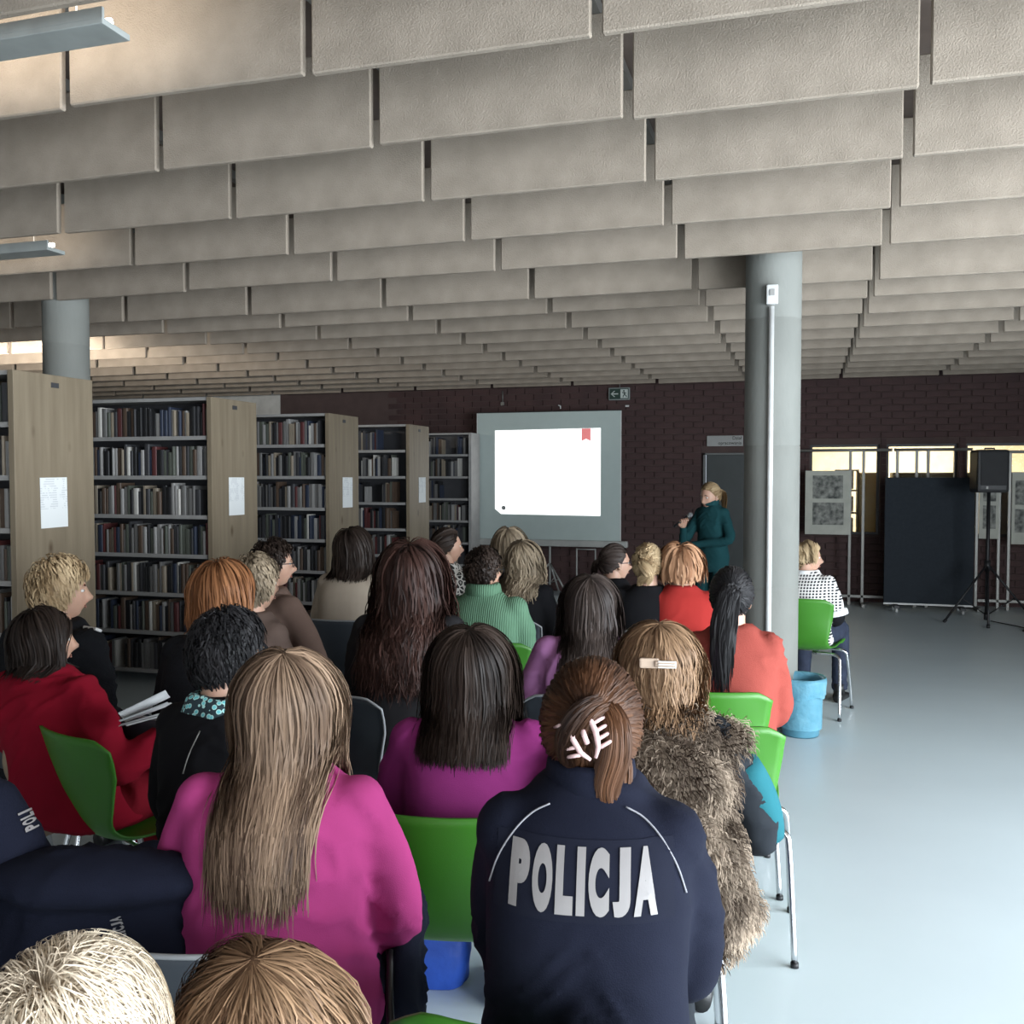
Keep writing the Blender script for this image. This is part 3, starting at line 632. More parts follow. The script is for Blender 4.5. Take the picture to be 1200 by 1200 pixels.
# ------------------------------------------------------------------ people
def remesh(mb, voxel, iters=6, fac=.5):
    me = mb.mesh('tmp', M_skin); o = bpy.data.objects.new('tmp', me); COL.objects.link(o)
    r = o.modifiers.new('r', 'REMESH'); r.mode = 'VOXEL'; r.voxel_size = voxel; r.use_smooth_shade = True
    s = o.modifiers.new('s', 'SMOOTH'); s.factor = fac; s.iterations = iters
    out = bpy.data.meshes.new_from_object(o.evaluated_get(bpy.context.evaluated_depsgraph_get()))
    bpy.data.objects.remove(o); bpy.data.meshes.remove(me); out.materials.clear()
    return out
def wrinkle(me, amp, sc_=(9, 9, 16), seed=0):
    n = len(me.vertices); co = np.empty(n * 3); me.vertices.foreach_get('co', co); co = co.reshape(-1, 3)
    no = np.empty(n * 3); me.vertices.foreach_get('normal', no); no = no.reshape(-1, 3)
    d = np.empty(n); off = Vector((seed * 3.1, seed * 1.7, 0))
    for i in range(n):
        p = Vector((co[i, 0] * sc_[0], co[i, 1] * sc_[1], co[i, 2] * sc_[2] + 3.5 * abs(co[i, 0]) * sc_[0] * .4)) + off
        q = noise.noise(p * .5); r_ = 1 - abs(noise.noise(p * 1.25 + Vector((q, -q, q * 1.5)))) * 2.6
        gate = max(0, noise.noise(p * .33 + Vector((7, 3, 1))) + .25)
        d[i] = amp * (.7 * q + 2.6 * gate * max(0, r_) ** 2 - .4)
    me.vertices.foreach_set('co', (co + no * d[:, None]).ravel()); me.update()
# head in its own frame: face towards +y, centre at the origin
def head_mesh():
    nu, nv = 44, 34; vs = []; fs = []
    for j in range(nv + 1):
        e = -PI / 2 + PI * j / nv
        for i in range(nu):
            a = 2 * PI * i / nu; ux, uy, uz = math.cos(e) * math.cos(a), math.cos(e) * math.sin(a), math.sin(e)
            x, y, z = ux * .074, uy * .094, uz * .113
            if uz < 0:
                k = -uz; x *= 1 - .30 * k ** 1.4
                if uy < 0: y *= 1 - .42 * k
                else: y *= 1 - .05 * k + .10 * k * uy
            if uy > 0: y = y * (1 - .10 * max(0, uy - .6)); 
            fr = max(0, uy)
            g = lambda cx, cz, sx, sz: math.exp(-((x - cx) / sx) ** 2 - ((z - cz) / sz) ** 2)
            if uy > .2:
                y += .026 * g(0, -.028, .011, .016) + .012 * g(0, -.004, .009, .022)
                y -= .010 * (g(.031, .008, .016, .012) + g(-.031, .008, .016, .012))
                y += .005 * (g(.03, .03, .024, .009) + g(-.03, .03, .024, .009))
                y += .006 * g(0, -.060, .022, .010) + .010 * g(0, -.095, .022, .014)
            vs.append((x, y, z))
    for j in range(nv):
        for i in range(nu): fs.append((j * nu + i, j * nu + (i + 1) % nu, (j + 1) * nu + (i + 1) % nu, (j + 1) * nu + i))
    b = MB(); b.add(vs, fs)
    for s in (-1, 1):
        rt = Matrix.Rotation(s * R(22), 3, 'Z') @ Matrix.Rotation(R(12), 3, 'X')
        b.ellipsoid((s * .076, -.006, -.006), (.009, .019, .031), 12, 10, 0, rt); b.ellipsoid((s * .080, -.002, -.004), (.006, .010, .018), 10, 8, 0, rt)
    return b
HEAD = head_mesh()
EYE = MB().ellipsoid((0, 0, 0), (.0125, .0105, .0075)).mesh('eye', M_eyew); 
_e = MB(); _e.ellipsoid((0, 0, 0), (.0125, .0105, .0075)); _e.ellipsoid((0, .0062, 0), (.0058, .0058, .0058), 12, 8, 1); EYE = _e.mesh('eye', [M_eyew, M_eyed])
BROW = MB().tube(smooth_path([(-.018, -.004, -.002), (0, 0, .003), (.018, 0, 0)], 4), [(.003, .003)] * 9).mesh('eyebrow', M_brow)
LIPS = MB().ellipsoid((0, 0, .0035), (.020, .004, .0032)).ellipsoid((0, 0, -.004), (.017, .005, .004)).mesh('lips', M_lip)
def glasses_mesh(m):
    b = MB()
    for s in (-1, 1):
        b.tube([(s * .033 + .023 * math.cos(a), .094, .006 + .017 * math.sin(a)) for a in [2 * PI * k / 16 for k in range(17)]], .0022, 6, cap=False)
        b.tube([(s * .055, .094, .012), (s * .078, .075, .012), (s * .080, .0, .010), (s * .079, -.012, .0)], .0022, 6)
    b.tube([(-.011, .095, .010), (.011, .095, .010)], .0022, 6)
    return b.mesh('glasses', m)
GLASS = glasses_mesh(M_black)

def add_hand(b, wrist, fwd, palm_n, side, curl=.5, scale=1.0):
    f = Vector(fwd).normalized(); n = Vector(palm_n); n = (n - f * n.dot(f)).normalized(); x = f.cross(n) * side   # x: towards the thumb
    W = Vector(wrist); S = scale
    P = lambda a, c, d: W + (f * a + x * c + n * d) * S
    b.tube([P(-.02, 0, 0), P(.015, .002, 0), P(.05, .003, 0), P(.082, .0, 0)], [(.020, .026), (.014, .034), (.0135, .040), (.011, .036)], 12) if False else None
    rings = []
    for a, hw, hd in ((-.02, .024, .019), (.012, .030, .016), (.045, .039, .0145), (.075, .040, .012), (.086, .034, .009)):
        rings.append([P(a, hw * math.cos(q) + .002, hd * math.sin(q)) for q in [2 * PI * k / 14 for k in range(14)]])
    b.loft(rings)
    for off, ln, r in ((.029, .066, .0082), (.010, .074, .0085), (-.010, .070, .0082), (-.029, .056, .0072)):
        p = P(.078, off, 0); pts = [p]; ang = curl * .5; segs = (ln * .45, ln * .32, ln * .25)
        for sg in segs:
            d = f * math.cos(ang) + n * math.sin(ang); p = p + d * sg * S; pts.append(p); ang += curl * .8
        b.tube([P(.062, off, 0)] + pts, [r * S, r * S, r * .95 * S, r * .88 * S, r * .6 * S], 8)
    tp = [P(.012, .024, .002), P(.035, .045, .006), P(.058, .056, .014 + .01 * curl), P(.078, .055, .022 + .018 * curl)]
    b.tube(tp, [.013 * S, .0115 * S, .0095 * S, .006 * S], 8)

TZ = [-.04, .06, .18, .30, .42, .50, .545, .58, .605, .635]
TW = [.160, .176, .150, .142, .150, .148, .128, .088, .060, .054]
TD = [.118, .122, .110, .108, .112, .102, .088, .070, .058, .055]
class Person: pass
def torso_at(P, z):
    """centre y, centre x, half width, half depth of the unclothed torso at height z above the hip (scaled)"""
    zz = z / P.s; w_ = np.interp(zz, TZ, P.TW); d_ = np.interp(zz, TZ, P.TD)
    tt = np.clip(zz / .6, -.1, 1.15); cy = P.lean * np.sign(tt) * np.abs(tt) ** 1.3
    cy = cy + P.slouch * np.sin(np.clip(tt, 0, 1) * PI) * -1
    return cy, P.side * tt, w_, d_
def torso_rings(P, infl, z0, z1, n=22, steps=26, belly=0.0):
    out = []
    for i in range(steps + 1):
        z = (z0 + (z1 - z0) * i / steps) * P.s; cy, cx, w_, d_ = torso_at(P, z); cy, cx, w_, d_ = float(cy), float(cx), float(w_), float(d_)
        ring = []
        for k in range(n):
            a = 2 * PI * k / n; c_, s_ = math.cos(a), math.sin(a); e = .82
            ring.append(Vector((cx + (w_ + infl) * math.copysign(abs(c_) ** e, c_), cy + (d_ + infl) * math.copysign(abs(s_) ** e, s_) + (.0 if s_ < 0 else belly * math.sin(PI * min(1, max(0, z / P.s / .45)))), P.hz + z)))
        out.append(ring)
    return out
def arm_path(P, sd, pose):
    sx = P.sw * .152 * sd; cy, cx, _, _ = torso_at(P, .525 * P.s)
    sh = Vector((sx + float(cx), float(cy) - .005, P.hz + .522 * P.s))
    el, wr = pose
    el = Vector((float(cx) * .6 + sd * el[0], el[1] + float(cy) * .7, P.hz + el[2] * P.s)); wr = Vector((sd * wr[0], wr[1] + float(cy) * .4, P.hz + wr[2] * P.s))
    return sh, el, wr
LAP = ((.205, .03, .235), (.075, .26, .15))
def make_person(label, px, py, d, yaw, top_col, hair, pants=None, lean=.06, side=0, g=1.0, sw=1.0, bulk=.016, hyaw=0, hpitch=0, htilt=0, arms=(LAP, LAP), stand=False, face=False, glasses=False, wr_amp=.004, wr_sc=(7, 7, 13), group='seated audience', collar=0.0, sleeve=1.0, slouch=.02, topname='sweater', chair_col=None, chair_label=None, chair_off=(0, 0), chair_yaw=None, skin_z=None, curl=.6, hands=True, voxel=.0125, hairdo=True, loc=None, ztop=None, sex=None, hem=.012, sink=0.0, legpose=None):
    P = Person()
    hd = at_depth(px, py, d) if loc is None else Vector(loc)
    yaw = R(yaw); P.yaw = yaw
    P.hz = .82 if stand else .455; hd = hd - Vector((0, 0, .016 if hair else 0))
    if stand: P.s = (hd.z - P.hz) / .815
    else: P.s = (hd.z + sink - .455) / .835
    P.TW = [a * (g if i < 6 else 1 + (g - 1) * .4) for i, a in enumerate(TW)]; P.TD = [a * (g if i < 6 else 1 + (g - 1) * .3) for i, a in enumerate(TD)]
    P.lean, P.side, P.sw, P.slouch = lean, side, sw * (1 + (g - 1) * .5), slouch
    hs = min(1.06, max(.92, P.s)) if not stand else 1.0     # head size
    cyn, cxn, _, _ = [float(v) for v in torso_at(P, .62 * P.s)]
    fwd = .028 + .35 * max(0, lean - .05)
    HC = Vector((cxn * 1.05, cyn + fwd, hd.z - .119 * hs))       # head centre, person frame
    # root so that the head lands where the photo has it
    off = Matrix.Rotation(yaw, 3, 'Z') @ Vector((HC.x, HC.y, 0))
    root = Vector((hd.x - off.x, hd.y - off.y, 0)); P.root = root
    RH = (Matrix.Rotation(R(hyaw), 3, 'Z') @ Matrix.Rotation(R(-hpitch), 3, 'X') @ Matrix.Rotation(R(htilt), 3, 'Y')); P.RH, P.HC, P.hs = RH, HC, hs
    # ---- body
    core = MB(); core.loft(torso_rings(P, -.012, (-.06 if stand else .01), .635, 18, 18))
    armp = []
    for sd, pose in ((-1, arms[0]), (1, arms[1])):
        sh, el, wr = arm_path(P, sd, pose); armp.append((sh, el, wr))
        core.tube(smooth_path([sh, (sh * .45 + el * .55), el, (el * .5 + wr * .5), wr], 3), lerp_list([.036, .035, .032, .029, .023], 13), 10)
    legs = []
    for sd in (-1, 1):
        if stand: hp, kn, an = Vector((sd * .085, 0, P.hz)), Vector((sd * .095, .02, .45)), Vector((sd * .10, -.01, .07))
        else: hp, kn, an = Vector((sd * .095 * g, .02, P.hz + .078)), Vector((sd * .13, .43, P.hz + .062)), Vector((sd * .13, .42, .075))
        if legpose and sd in legpose: kn, an = [Vector(q) for q in legpose[sd]]
        legs.append((hp, kn, an)); core.tube(smooth_path([hp, kn * .5 + hp * .5, kn, kn * .5 + an * .5, an], 3), lerp_list([.07, .066, .05, .048, .034], 13), 10)
    body = remesh(core, .022, 2)
    b = MB(); vs = [v.co.copy() for v in body.vertices]; b.add(vs, [tuple(p.vertices) for p in body.polygons]); bpy.data.meshes.remove(body)
    nb_ = Vector((cxn, cyn, P.hz + .57 * P.s)); nt_ = HC + RH @ Vector((0, -.022, -.035))
    b.tube(smooth_path([nb_, nb_ * .55 + nt_ * .45 + Vector((0, -.006, 0)), nt_], 4), lerp_list([.066, .052, .055], 9), 18)
    b.add([HC + RH @ (Vector(v) * hs) for v in HEAD.v], HEAD.f)
    if hands:
        for sd, (sh, el, wr) in zip((-1, 1), armp):
            f_ = (wr - el).normalized(); add_hand(b, wr, f_ + Vector((0, 0, -.15)), Vector((-sd * .3, 0, -1)), -sd, curl)
    me = b.mesh('person', M_skin); po = link('person', me, None, root, yaw); tag(po, label, 'person', group)
    P.obj = po
    # ---- clothing
    tb = MB(); tb.loft(torso_rings(P, bulk, hem, .612 + collar, 26, 30))
    for sd, (sh, el, wr) in zip((-1, 1), armp):
        wend = el + (wr - el) * min(1, sleeve)
        rr = [.050 + bulk * .9, .047 + bulk * .8, .042 + bulk * .6, .038 + bulk * .5, .030 + bulk * .5]
        tb.tube(smooth_path([sh + Vector((-sd * .03, 0, .0)), sh * .5 + el * .5 + Vector((sd * .006, 0, 0)), el, el * .5 + wend * .5, wend], 4), lerp_list([r_ * (1 + (g - 1) * .6) for r_ in rr], 17), 14)
        tb.ellipsoid(sh + Vector((-sd * .012, 0, -.012)), (.050 + bulk * .8, .054 + bulk, .050 + bulk * .8))
    tm = remesh(tb, voxel, 7); wrinkle(tm, wr_amp, wr_sc, px % 17)
    tm.materials.append(top_col); P.top = link(topname, tm, po)
    pb = MB(); pm = pants or M_jeans
    pb.loft(torso_rings(P, .010, (-.075 if stand else -.004), .14, 20, 8))
    for hp, kn, an in legs:
        pb.tube(smooth_path([hp, kn * .5 + hp * .5, kn + Vector((0, -.01, .0)), kn * .5 + an * .5, an], 3), lerp_list([.092 * g, .086 * g, .064, .060, .052], 13), 12)
    pme = remesh(pb, .018, 4); wrinkle(pme, .004, (8, 8, 10), px % 11); pme.materials.append(pm); link('trousers', pme, po)
    for hp, kn, an in legs:
        sb = MB(); rings = []
        for y_, w2, h2 in ((-.06, .030, .07), (-.03, .038, .085), (.03, .040, .075), (.09, .046, .055), (.15, .045, .042), (.185, .030, .03)):
            rings.append([Vector((an.x + w2 * math.cos(q), an.y + y_, an.z - .074 + max(0, .5 * h2 * (1 + 1.0 * math.sin(q))))) for q in [2 * PI * k / 14 for k in range(14)]])
        sb.loft(rings); sb.tube([an + Vector((0, -.01, .06)), an + Vector((0, -.005, -.02))], [.042, .04], 12); sb.build('shoe', M_shoe, po)
    if face or glasses:
        MH = Matrix.Translation(HC) @ RH.to_4x4() @ Matrix.Scale(hs, 4)
        for s in (-1, 1):
            for me_, p in ((EYE, (s * .031, .0715, .008)), (BROW, (s * .031, .0850, .029))):
                o = link(me_.name.split('.')[0], me_, po); o.matrix_local = MH @ Matrix.Translation(p)
        o = link('lips', LIPS, po); o.matrix_local = MH @ Matrix.Translation((0, .0865, -.060))
        if glasses: o = link('glasses', GLASS, po); o.matrix_local = MH
    if hair: hair(P)
    if chair_col:
        cyaw = yaw if chair_yaw is None else R(chair_yaw)
        o_ = Matrix.Rotation(cyaw, 3, 'Z') @ Vector((chair_off[0], chair_off[1] + .045, 0))
        chair(root.x + o_.x, root.y + o_.y, cyaw, chair_col, chair_label)
    return P

# ---- hair: strands grown from the scalp, combed and hung over neck and back
ER = np.array([.082, .101, .112]); EC = np.array([0, -.010, .012])
RIB = np.random.default_rng(3)
def strands_to_mesh(P, S, rad, tone, material, name='hair', parent=None, extra=None):
    """S: (n, m, 3) strand points in the person frame"""
    n, m, _ = S.shape
    T = np.gradient(S, axis=1); T /= np.linalg.norm(T, axis=2, keepdims=True) + 1e-9
    A = S - np.array(P.HC)[None, None, :]; A[:, :, 2] *= .3; A += 1e-5
    X = np.cross(T, A); X /= np.linalg.norm(X, axis=2, keepdims=True) + 1e-9; Y = np.cross(T, X)
    k = np.linspace(0, 1, m); prof = np.minimum(1, k * 8 + .5) * (1 - .75 * np.clip((k - .72) / .28, 0, 1) ** 1.4)
    r = rad[:, None] * prof[None, :]
    V = np.empty((n, m, 2, 3)); roll = RIB.uniform(-.45, .45, n)[:, None, None]; W_ = X * np.cos(roll) + Y * np.sin(roll)
    V[:, :, 0] = S + W_ * (1.5 * r)[..., None]; V[:, :, 1] = S - W_ * (1.5 * r)[..., None]
    V = V.reshape(-1, 3)
    i = np.arange(n)[:, None] * m * 2; j = np.arange(m - 1)[None, :] * 2; a_ = i + j
    Fq = np.stack([a_, a_ + 1, a_ + 3, a_ + 2], -1).reshape(-1, 4)
    tn = np.repeat(tone, m * 2)
    vs, fs, tv = [V], [Fq], [tn]
    if extra is not None:
        ev, ef, et = extra; fs.append(np.array(ef) + len(V)); vs.append(np.array(ev)); tv.append(np.full(len(ev), et) if np.isscalar(et) else et)
    V = np.concatenate(vs); Fq = np.concatenate(fs); tn = np.concatenate(tv)
    me = bpy.data.meshes.new(name); me.vertices.add(len(V)); me.vertices.foreach_set('co', V.ravel())
    me.loops.add(Fq.size); me.loops.foreach_set('vertex_index', Fq.ravel().astype(np.int32))
    me.polygons.add(len(Fq)); me.polygons.foreach_set('loop_start', np.arange(0, Fq.size, 4, dtype=np.int32)); me.polygons.foreach_set('loop_total', np.full(len(Fq), 4, dtype=np.int32))
    me.polygons.foreach_set('use_smooth', np.ones(len(Fq), dtype=bool))
    at = me.attributes.new('tone', 'FLOAT', 'POINT'); at.data.foreach_set('value', tn.astype(np.float32))
    me.update(); me.validate(); me.materials.append(material)
    return link(name, me, parent or P.obj)
def hairline(az):
    """lowest elevation of hair at azimuth az (0 = back of the head, pi = face)"""
    a = np.abs(az); return np.interp(a, [0, R(60), R(95), R(110), R(130), R(180)], [R(-42), R(-34), R(-12), R(8), R(30), R(40)])
def head_to_person(P, Q): return (np.array(P.RH) @ (Q * P.hs).T).T + np.array(P.HC)
def person_to_head(P, Q): return (np.array(P.RH).T @ (Q - np.array(P.HC)).T).T / P.hs
def cap(P, tone, grow=.003):
    nu, nv = 40, 18; vs = []; fs = []
    for j in range(nv + 1):
        for i in range(nu):
            az = -PI + 2 * PI * i / nu; lo = float(hairline(np.array(az))); e = lo + (PI / 2 - lo) * j / nv
            n_ = np.array([math.cos(e) * math.sin(az), -math.cos(e) * math.cos(az), math.sin(e)]); vs.append(EC + n_ * (ER + (grow if j else -.012)))
    for j in range(nv):
        for i in range(nu): fs.append((j * nu + i, j * nu + (i + 1) % nu, (j + 1) * nu + (i + 1) % nu, (j + 1) * nu + i))
    return head_to_person(P, np.array(vs)), fs, tone
def roots(n, rng, amin=None):
    out = []
    az = rng.uniform(-PI, PI, n * 3); e = np.arcsin(rng.uniform(-.7, 1, n * 3)); ok = e > hairline(az)
    az, e = az[ok][:n], e[ok][:n]
    return np.stack([np.cos(e) * np.sin(az), -np.cos(e) * np.cos(az), np.sin(e)], 1), az
def push_torso(P, p, infl):
    z = p[:, 2] - P.hz; cy, cx, w_, d_ = torso_at(P, z)
    dx, dy = p[:, 0] - cx, p[:, 1] - cy; W_, D_ = w_ + infl, d_ + infl
    u = np.clip(np.abs(dx) / W_, 0, 1); lim = D_ * np.sqrt(1 - u * u)
    ins = (np.abs(dx) < W_) & (np.abs(dy) < lim) & (z < .60 * P.s) & (z > 0)
    p[:, 1] = np.where(ins, cy + np.where(dy < .035, -lim, lim), p[:, 1])
    return p
def grow(P, n, zcut, rng, thick=.03, wave=0.0, wfreq=40, maxlen=.9, spread=0.0, crown=(0, -.3, 1), infl=.03, m=16, sweep=.6, flare=0.0,  cutvar=.012, tuck=0.0, part=0.0):
    N, az = roots(n, rng); n = len(N); lay = rng.uniform(0, 1, n) ** .8 * thick
    K = np.array(crown, float); K /= np.linalg.norm(K)
    M = m * 3; ds = maxlen / M
    p = EC + N * (ER + lay[:, None] * .4)
    pts = [head_to_person(P, p)]; pp = pts[0].copy(); alive = np.ones(n, bool); cut = zcut + rng.normal(0, cutvar, n) - rng.uniform(0, cutvar, n)
    drift = rng.normal(0, .035, (n, 3)) * np.array([1, 1, 0]); RHn = np.array(P.RH)
    sgn = np.sign(N[:, 0] - part * .02 + 1e-4)
    for k in range(M):
        h = person_to_head(P, pp); q = (h - EC) / (ER + lay[:, None]); rr = np.linalg.norm(q, axis=1); nn = q / (rr[:, None] + 1e-9)
        t = -K[None] + (nn @ K)[:, None] * nn
        frontness = np.clip(nn[:, 1] + .1, 0, 1) * (h[:, 2] > -.02)
        t[:, 1] -= sweep * 2.2 * frontness; t[:, 0] += sgn * sweep * 1.6 * frontness
        t /= np.linalg.norm(t, axis=1, keepdims=True) + 1e-9
        gw = np.clip((.02 - h[:, 2]) / .07, 0, 1)[:, None]; grav = np.array([[0, 0, -1.0]])
        dv = (RHn @ t.T).T * (1 - gw) + (grav + drift * (1 + spread * 4) + flare * .45 * np.clip((h[:, 2:3] + .35) / .35, 0, 1) * np.stack([nn[:, 0], np.minimum(nn[:, 1], 0), 0 * nn[:, 0]], 1)) * gw
        dv /= np.linalg.norm(dv, axis=1, keepdims=True) + 1e-9
        dv[:, 0] -= tuck * (pp[:, 0] - P.HC.x) / .1 * gw[:, 0]
        st = np.where(pp[:, 2] > cut, ds, 0)[:, None]; pp = pp + dv * st
        h = person_to_head(P, pp); q = (h - EC) / (ER + lay[:, None]); rr = np.linalg.norm(q, axis=1)
        ins = rr < 1; h = np.where(ins[:, None], EC + q / (rr[:, None] + 1e-9) * (ER + lay[:, None]), h); pp = head_to_person(P, h)
        pp = push_torso(P, pp, infl + lay * .5)
        if k % 3 == 2: pts.append(pp.copy())
    S = np.stack(pts, 1)
    # even out strands that ended early: resample each by its own length
    seg = np.linalg.norm(np.diff(S, axis=1), axis=2); L_ = np.concatenate([np.zeros((n, 1)), np.cumsum(seg, 1)], 1)
    out = np.empty_like(S); mm = S.shape[1]
    for i in range(n):
        tt = np.linspace(0, L_[i, -1], mm)
        for c in range(3): out[i, :, c] = np.interp(tt, L_[i] + np.arange(mm) * 1e-7, S[i, :, c])
    if wave:
        ph = rng.uniform(0, 2 * PI, n); k = np.linspace(0, 1, mm)[None, :]
        wv = wave * np.clip(k * 2, 0, 1) * np.sin(wfreq * k * (L_[:, -1:] + .05) + ph[:, None])
        out[:, :, 0] += wv; out[:, :, 1] += wave * .6 * np.clip(k * 2, 0, 1) * np.cos(wfreq * 1.1 * k * (L_[:, -1:] + .05) + ph[:, None] * 1.7)
    return out
def tones(S, rng, lo, hi):
    q = S[:, min(3, S.shape[1] - 1)]; ph = rng.uniform(0, 6, 6); v = np.zeros(len(S))
    for i, (a, b, c) in enumerate(((40, 23, 11), (-31, 52, 17), (75, -44, 29), (120, 61, -40))): v += np.sin(q[:, 0] * a + q[:, 1] * b + q[:, 2] * c + ph[i]) / (1 + .4 * i)
    return np.clip(lo + (hi - lo) * (.42 + .17 * v + rng.normal(0, .075, len(S))), 0, 1)
def H_hang(material, zcut, n=420, thick=.03, rad=.0055, wave=0, tone=(.1, .9), seed=1, post=None, **kw):
    def f(P):
        rng = np.random.default_rng(seed)
        S = grow(P, n, zcut, rng, thick, wave, **kw); nn = len(S)
        P.hair = strands_to_mesh(P, S, rng.uniform(.6, 1.2, nn) * rad, tones(S, rng, *tone), material, extra=cap(P, tone[0] * .6 + .1 * tone[1]))
        if post: post(P)
    return f
def H_short(material, length=.06, n=420, rad=.0055, tone=(.1, .9), seed=1, lift=.012, mess=.3, crown=(0, -.35, 1), thick=.02, vol=0.0, post=None, front=.5):
    def f(P):
        rng = np.random.default_rng(seed); N, az = roots(n, rng); n_ = len(N); K = np.array(crown, float); K /= np.linalg.norm(K)
        p = EC + N * ER; pts = [p]; m = 8; lay = rng.uniform(.3, 1, n_) * thick; jit = rng.normal(0, mess, (n_, 3))
        for k in range(m - 1):
            q = (p - EC) / ER; q /= np.linalg.norm(q, axis=1, keepdims=True); t = -K + (q @ K)[:, None] * q
            fr = np.clip(q[:, 1], 0, 1); t[:, 1] -= front * fr; t[:, 0] += front * fr * np.sign(q[:, 0] + 1e-5)
            t = t / (np.linalg.norm(t, axis=1, keepdims=True) + .15) + jit
            p = p + t * length / m * rng.uniform(.7, 1.2, (n_, 1))
            q = (p - EC) / ER; rr = np.linalg.norm(q, axis=1, keepdims=True); want = 1 + (lay * min(1, (k + 1) / 3) / .1)[:, None] + vol * np.clip(q[:, 2:3], 0, 1)
            p = EC + q / rr * np.maximum(ER * 0 + 1, want) * ER
            pts.append(p)
        S = np.stack([head_to_person(P, x) for x in pts], 1)
        P.hair = strands_to_mesh(P, S, rng.uniform(.7, 1.2, n_) * rad, tones(S, rng, *tone), material, extra=cap(P, tone[0] * .6 + .1 * tone[1]))
        if post: post(P)
    return f
def bundle(P, path, n, rng, width, rad, tone, material, parent, tip=.3, name='ponytail', wave=0.0):
    """a lock of hair following a path given in the head frame"""
    pth = np.array([tuple(v) for v in smooth_path(path, 5)]); m = len(pth); k = np.linspace(0, 1, m)
    off = rng.normal(0, 1, (n, 3)); off /= np.maximum(1, np.linalg.norm(off, axis=1, keepdims=True)); prof = np.interp(k, [0, .12, .5, 1], [.35, .8, 1, tip]) * width
    S = pth[None] + off[:, None, :] * prof[None, :, None]
    ph = rng.uniform(0, 6, n); S[:, :, 0] += wave * np.sin(k[None] * 14 + ph[:, None])
    ln = rng.uniform(.82, 1, n); S2 = np.empty_like(S)
    for i in range(n):
        for c in range(3): S2[i, :, c] = np.interp(k * ln[i], k, S[i, :, c])
    S3 = np.stack([head_to_person(P, S2[:, j]) for j in range(m)], 1)
    return strands_to_mesh(P, S3, rng.uniform(.6, 1.2, n) * rad, tones(S3, rng, *tone), material, name, parent)
def H_gather(material, G, n=420, rad=.005, tone=(.1, .9), seed=1, thick=.012, tail=None, tail_n=160, tail_w=.022, bun=None, loose=0, post=None, mess=.03, tip=.3, vol=0.0, wave=0.0, tailrad=None):
    def f(P):
        rng = np.random.default_rng(seed); N, az = roots(n, rng); n_ = len(N); Gv = np.array(G, float); Gv /= np.linalg.norm(Gv)
        m = 12; pts = []; lay = rng.uniform(.2, 1, n_) * thick
        for k in range(m):
            t = k / (m - 1); q = N * (1 - t) + Gv[None] * t + rng.normal(0, mess * (1 - t) * .4, (n_, 3)) * (k > 0)
            q /= np.linalg.norm(q, axis=1, keepdims=True) + 1e-9
            pts.append(EC + q * (ER + (lay * math.sin(PI * min(1, t * 1.0 + .08)) + .004 + vol * math.sin(PI * t) * np.clip(q[:, 2], 0, 1))[:, None]))
        S = np.stack([head_to_person(P, x) for x in pts], 1)
        P.hair = strands_to_mesh(P, S, rng.uniform(.7, 1.2, n_) * rad, tones(S, rng, *tone), material, extra=cap(P, tone[0] * .6 + .1 * tone[1]))
        if tail: bundle(P, tail, tail_n, rng, tail_w, tailrad or rad, tone, material, P.hair, tip, wave=wave)
        if bun:
            for path, wd, cnt in bun: bundle(P, path, cnt, rng, wd, rad * .9, tone, material, P.hair, .7, 'twisted_lock')
        if post: post(P)
    return f

# ------------------------------------------------------------------ wardrobe
M_jeans = mat('dark_denim', (.035, .045, .075), .85, (.025, .03, .05), 20, .2, 200, spec=.2)
M_shoe = mat('black_leather', (.015, .015, .016), .4)
cl = lambda name, c, k=.8, b=.14, bs=520, rough=.92: mat(name, c, rough, tuple(x * k for x in c), 5, b, bs, spec=.12)
C_mag = cl('magenta_jersey', (.45, .055, .215)); C_plum = cl('plum_jersey', (.26, .032, .17)); C_navy = cl('navy_fleece', (.0105, .0125, .025), .8, .2, 420)
C_red = cl('crimson_knit', (.24, .006, .020)); C_black = cl('black_cotton', (.010, .010, .012)); C_blackf = cl('black_fleece', (.013, .014, .017), .7, .4, 120)
C_taupe = cl('taupe_fleece', (.16, .105, .085)); C_beige = cl('beige_knit', (.42, .35, .28)); C_green = knit_mat('sage_rib_knit', (.125, .24, .155), (.10, .20, .125), 30, 'X', .45, .008)
C_purple = cl('mauve_cotton', (.36, .155, .33)); C_coral = cl('coral_knit', (.33, .070, .055), .85, .35, 300); C_scarlet = cl('scarlet_cotton', (.36, .03, .026)); C_teal = cl('petrol_jersey', (.012, .055, .062))
C_hound = pattern_mat('houndstooth_knit', 'check'); C_leo = pattern_mat('leopard_print', 'leopard'); C_scarf = pattern_mat('turquoise_print', 'scarf')
C_char = cl('charcoal_jersey', (.022, .021, .023)); C_dk = cl('dark_slate_cotton', (.022, .026, .032)); C_tealst = cl('turquoise_fabric', (.022, .135, .165)); C_tan = cl('tan_canvas', (.30, .235, .165))
C_fur = hair_mat('brown_fur', (.045, .030, .021), (.42, .33, .25), .7); C_furw = hair_mat('pale_fur', (.22, .17, .12), (.72, .64, .55), .7)
h_lblond = hair_mat('hair_light_brown', (.065, .038, .026), (.36, .245, .165)); h_dkbr = hair_mat('hair_dark_brown', (.010, .007, .006), (.048, .032, .025)); h_aub = hair_mat('hair_auburn', (.016, .008, .006), (.12, .052, .024))
h_honey = hair_mat('hair_honey', (.085, .045, .026), (.36, .225, .13)); h_black = hair_mat('hair_black', (.006, .006, .007), (.035, .033, .035)); h_red = hair_mat('hair_copper', (.085, .030, .012), (.38, .17, .075))
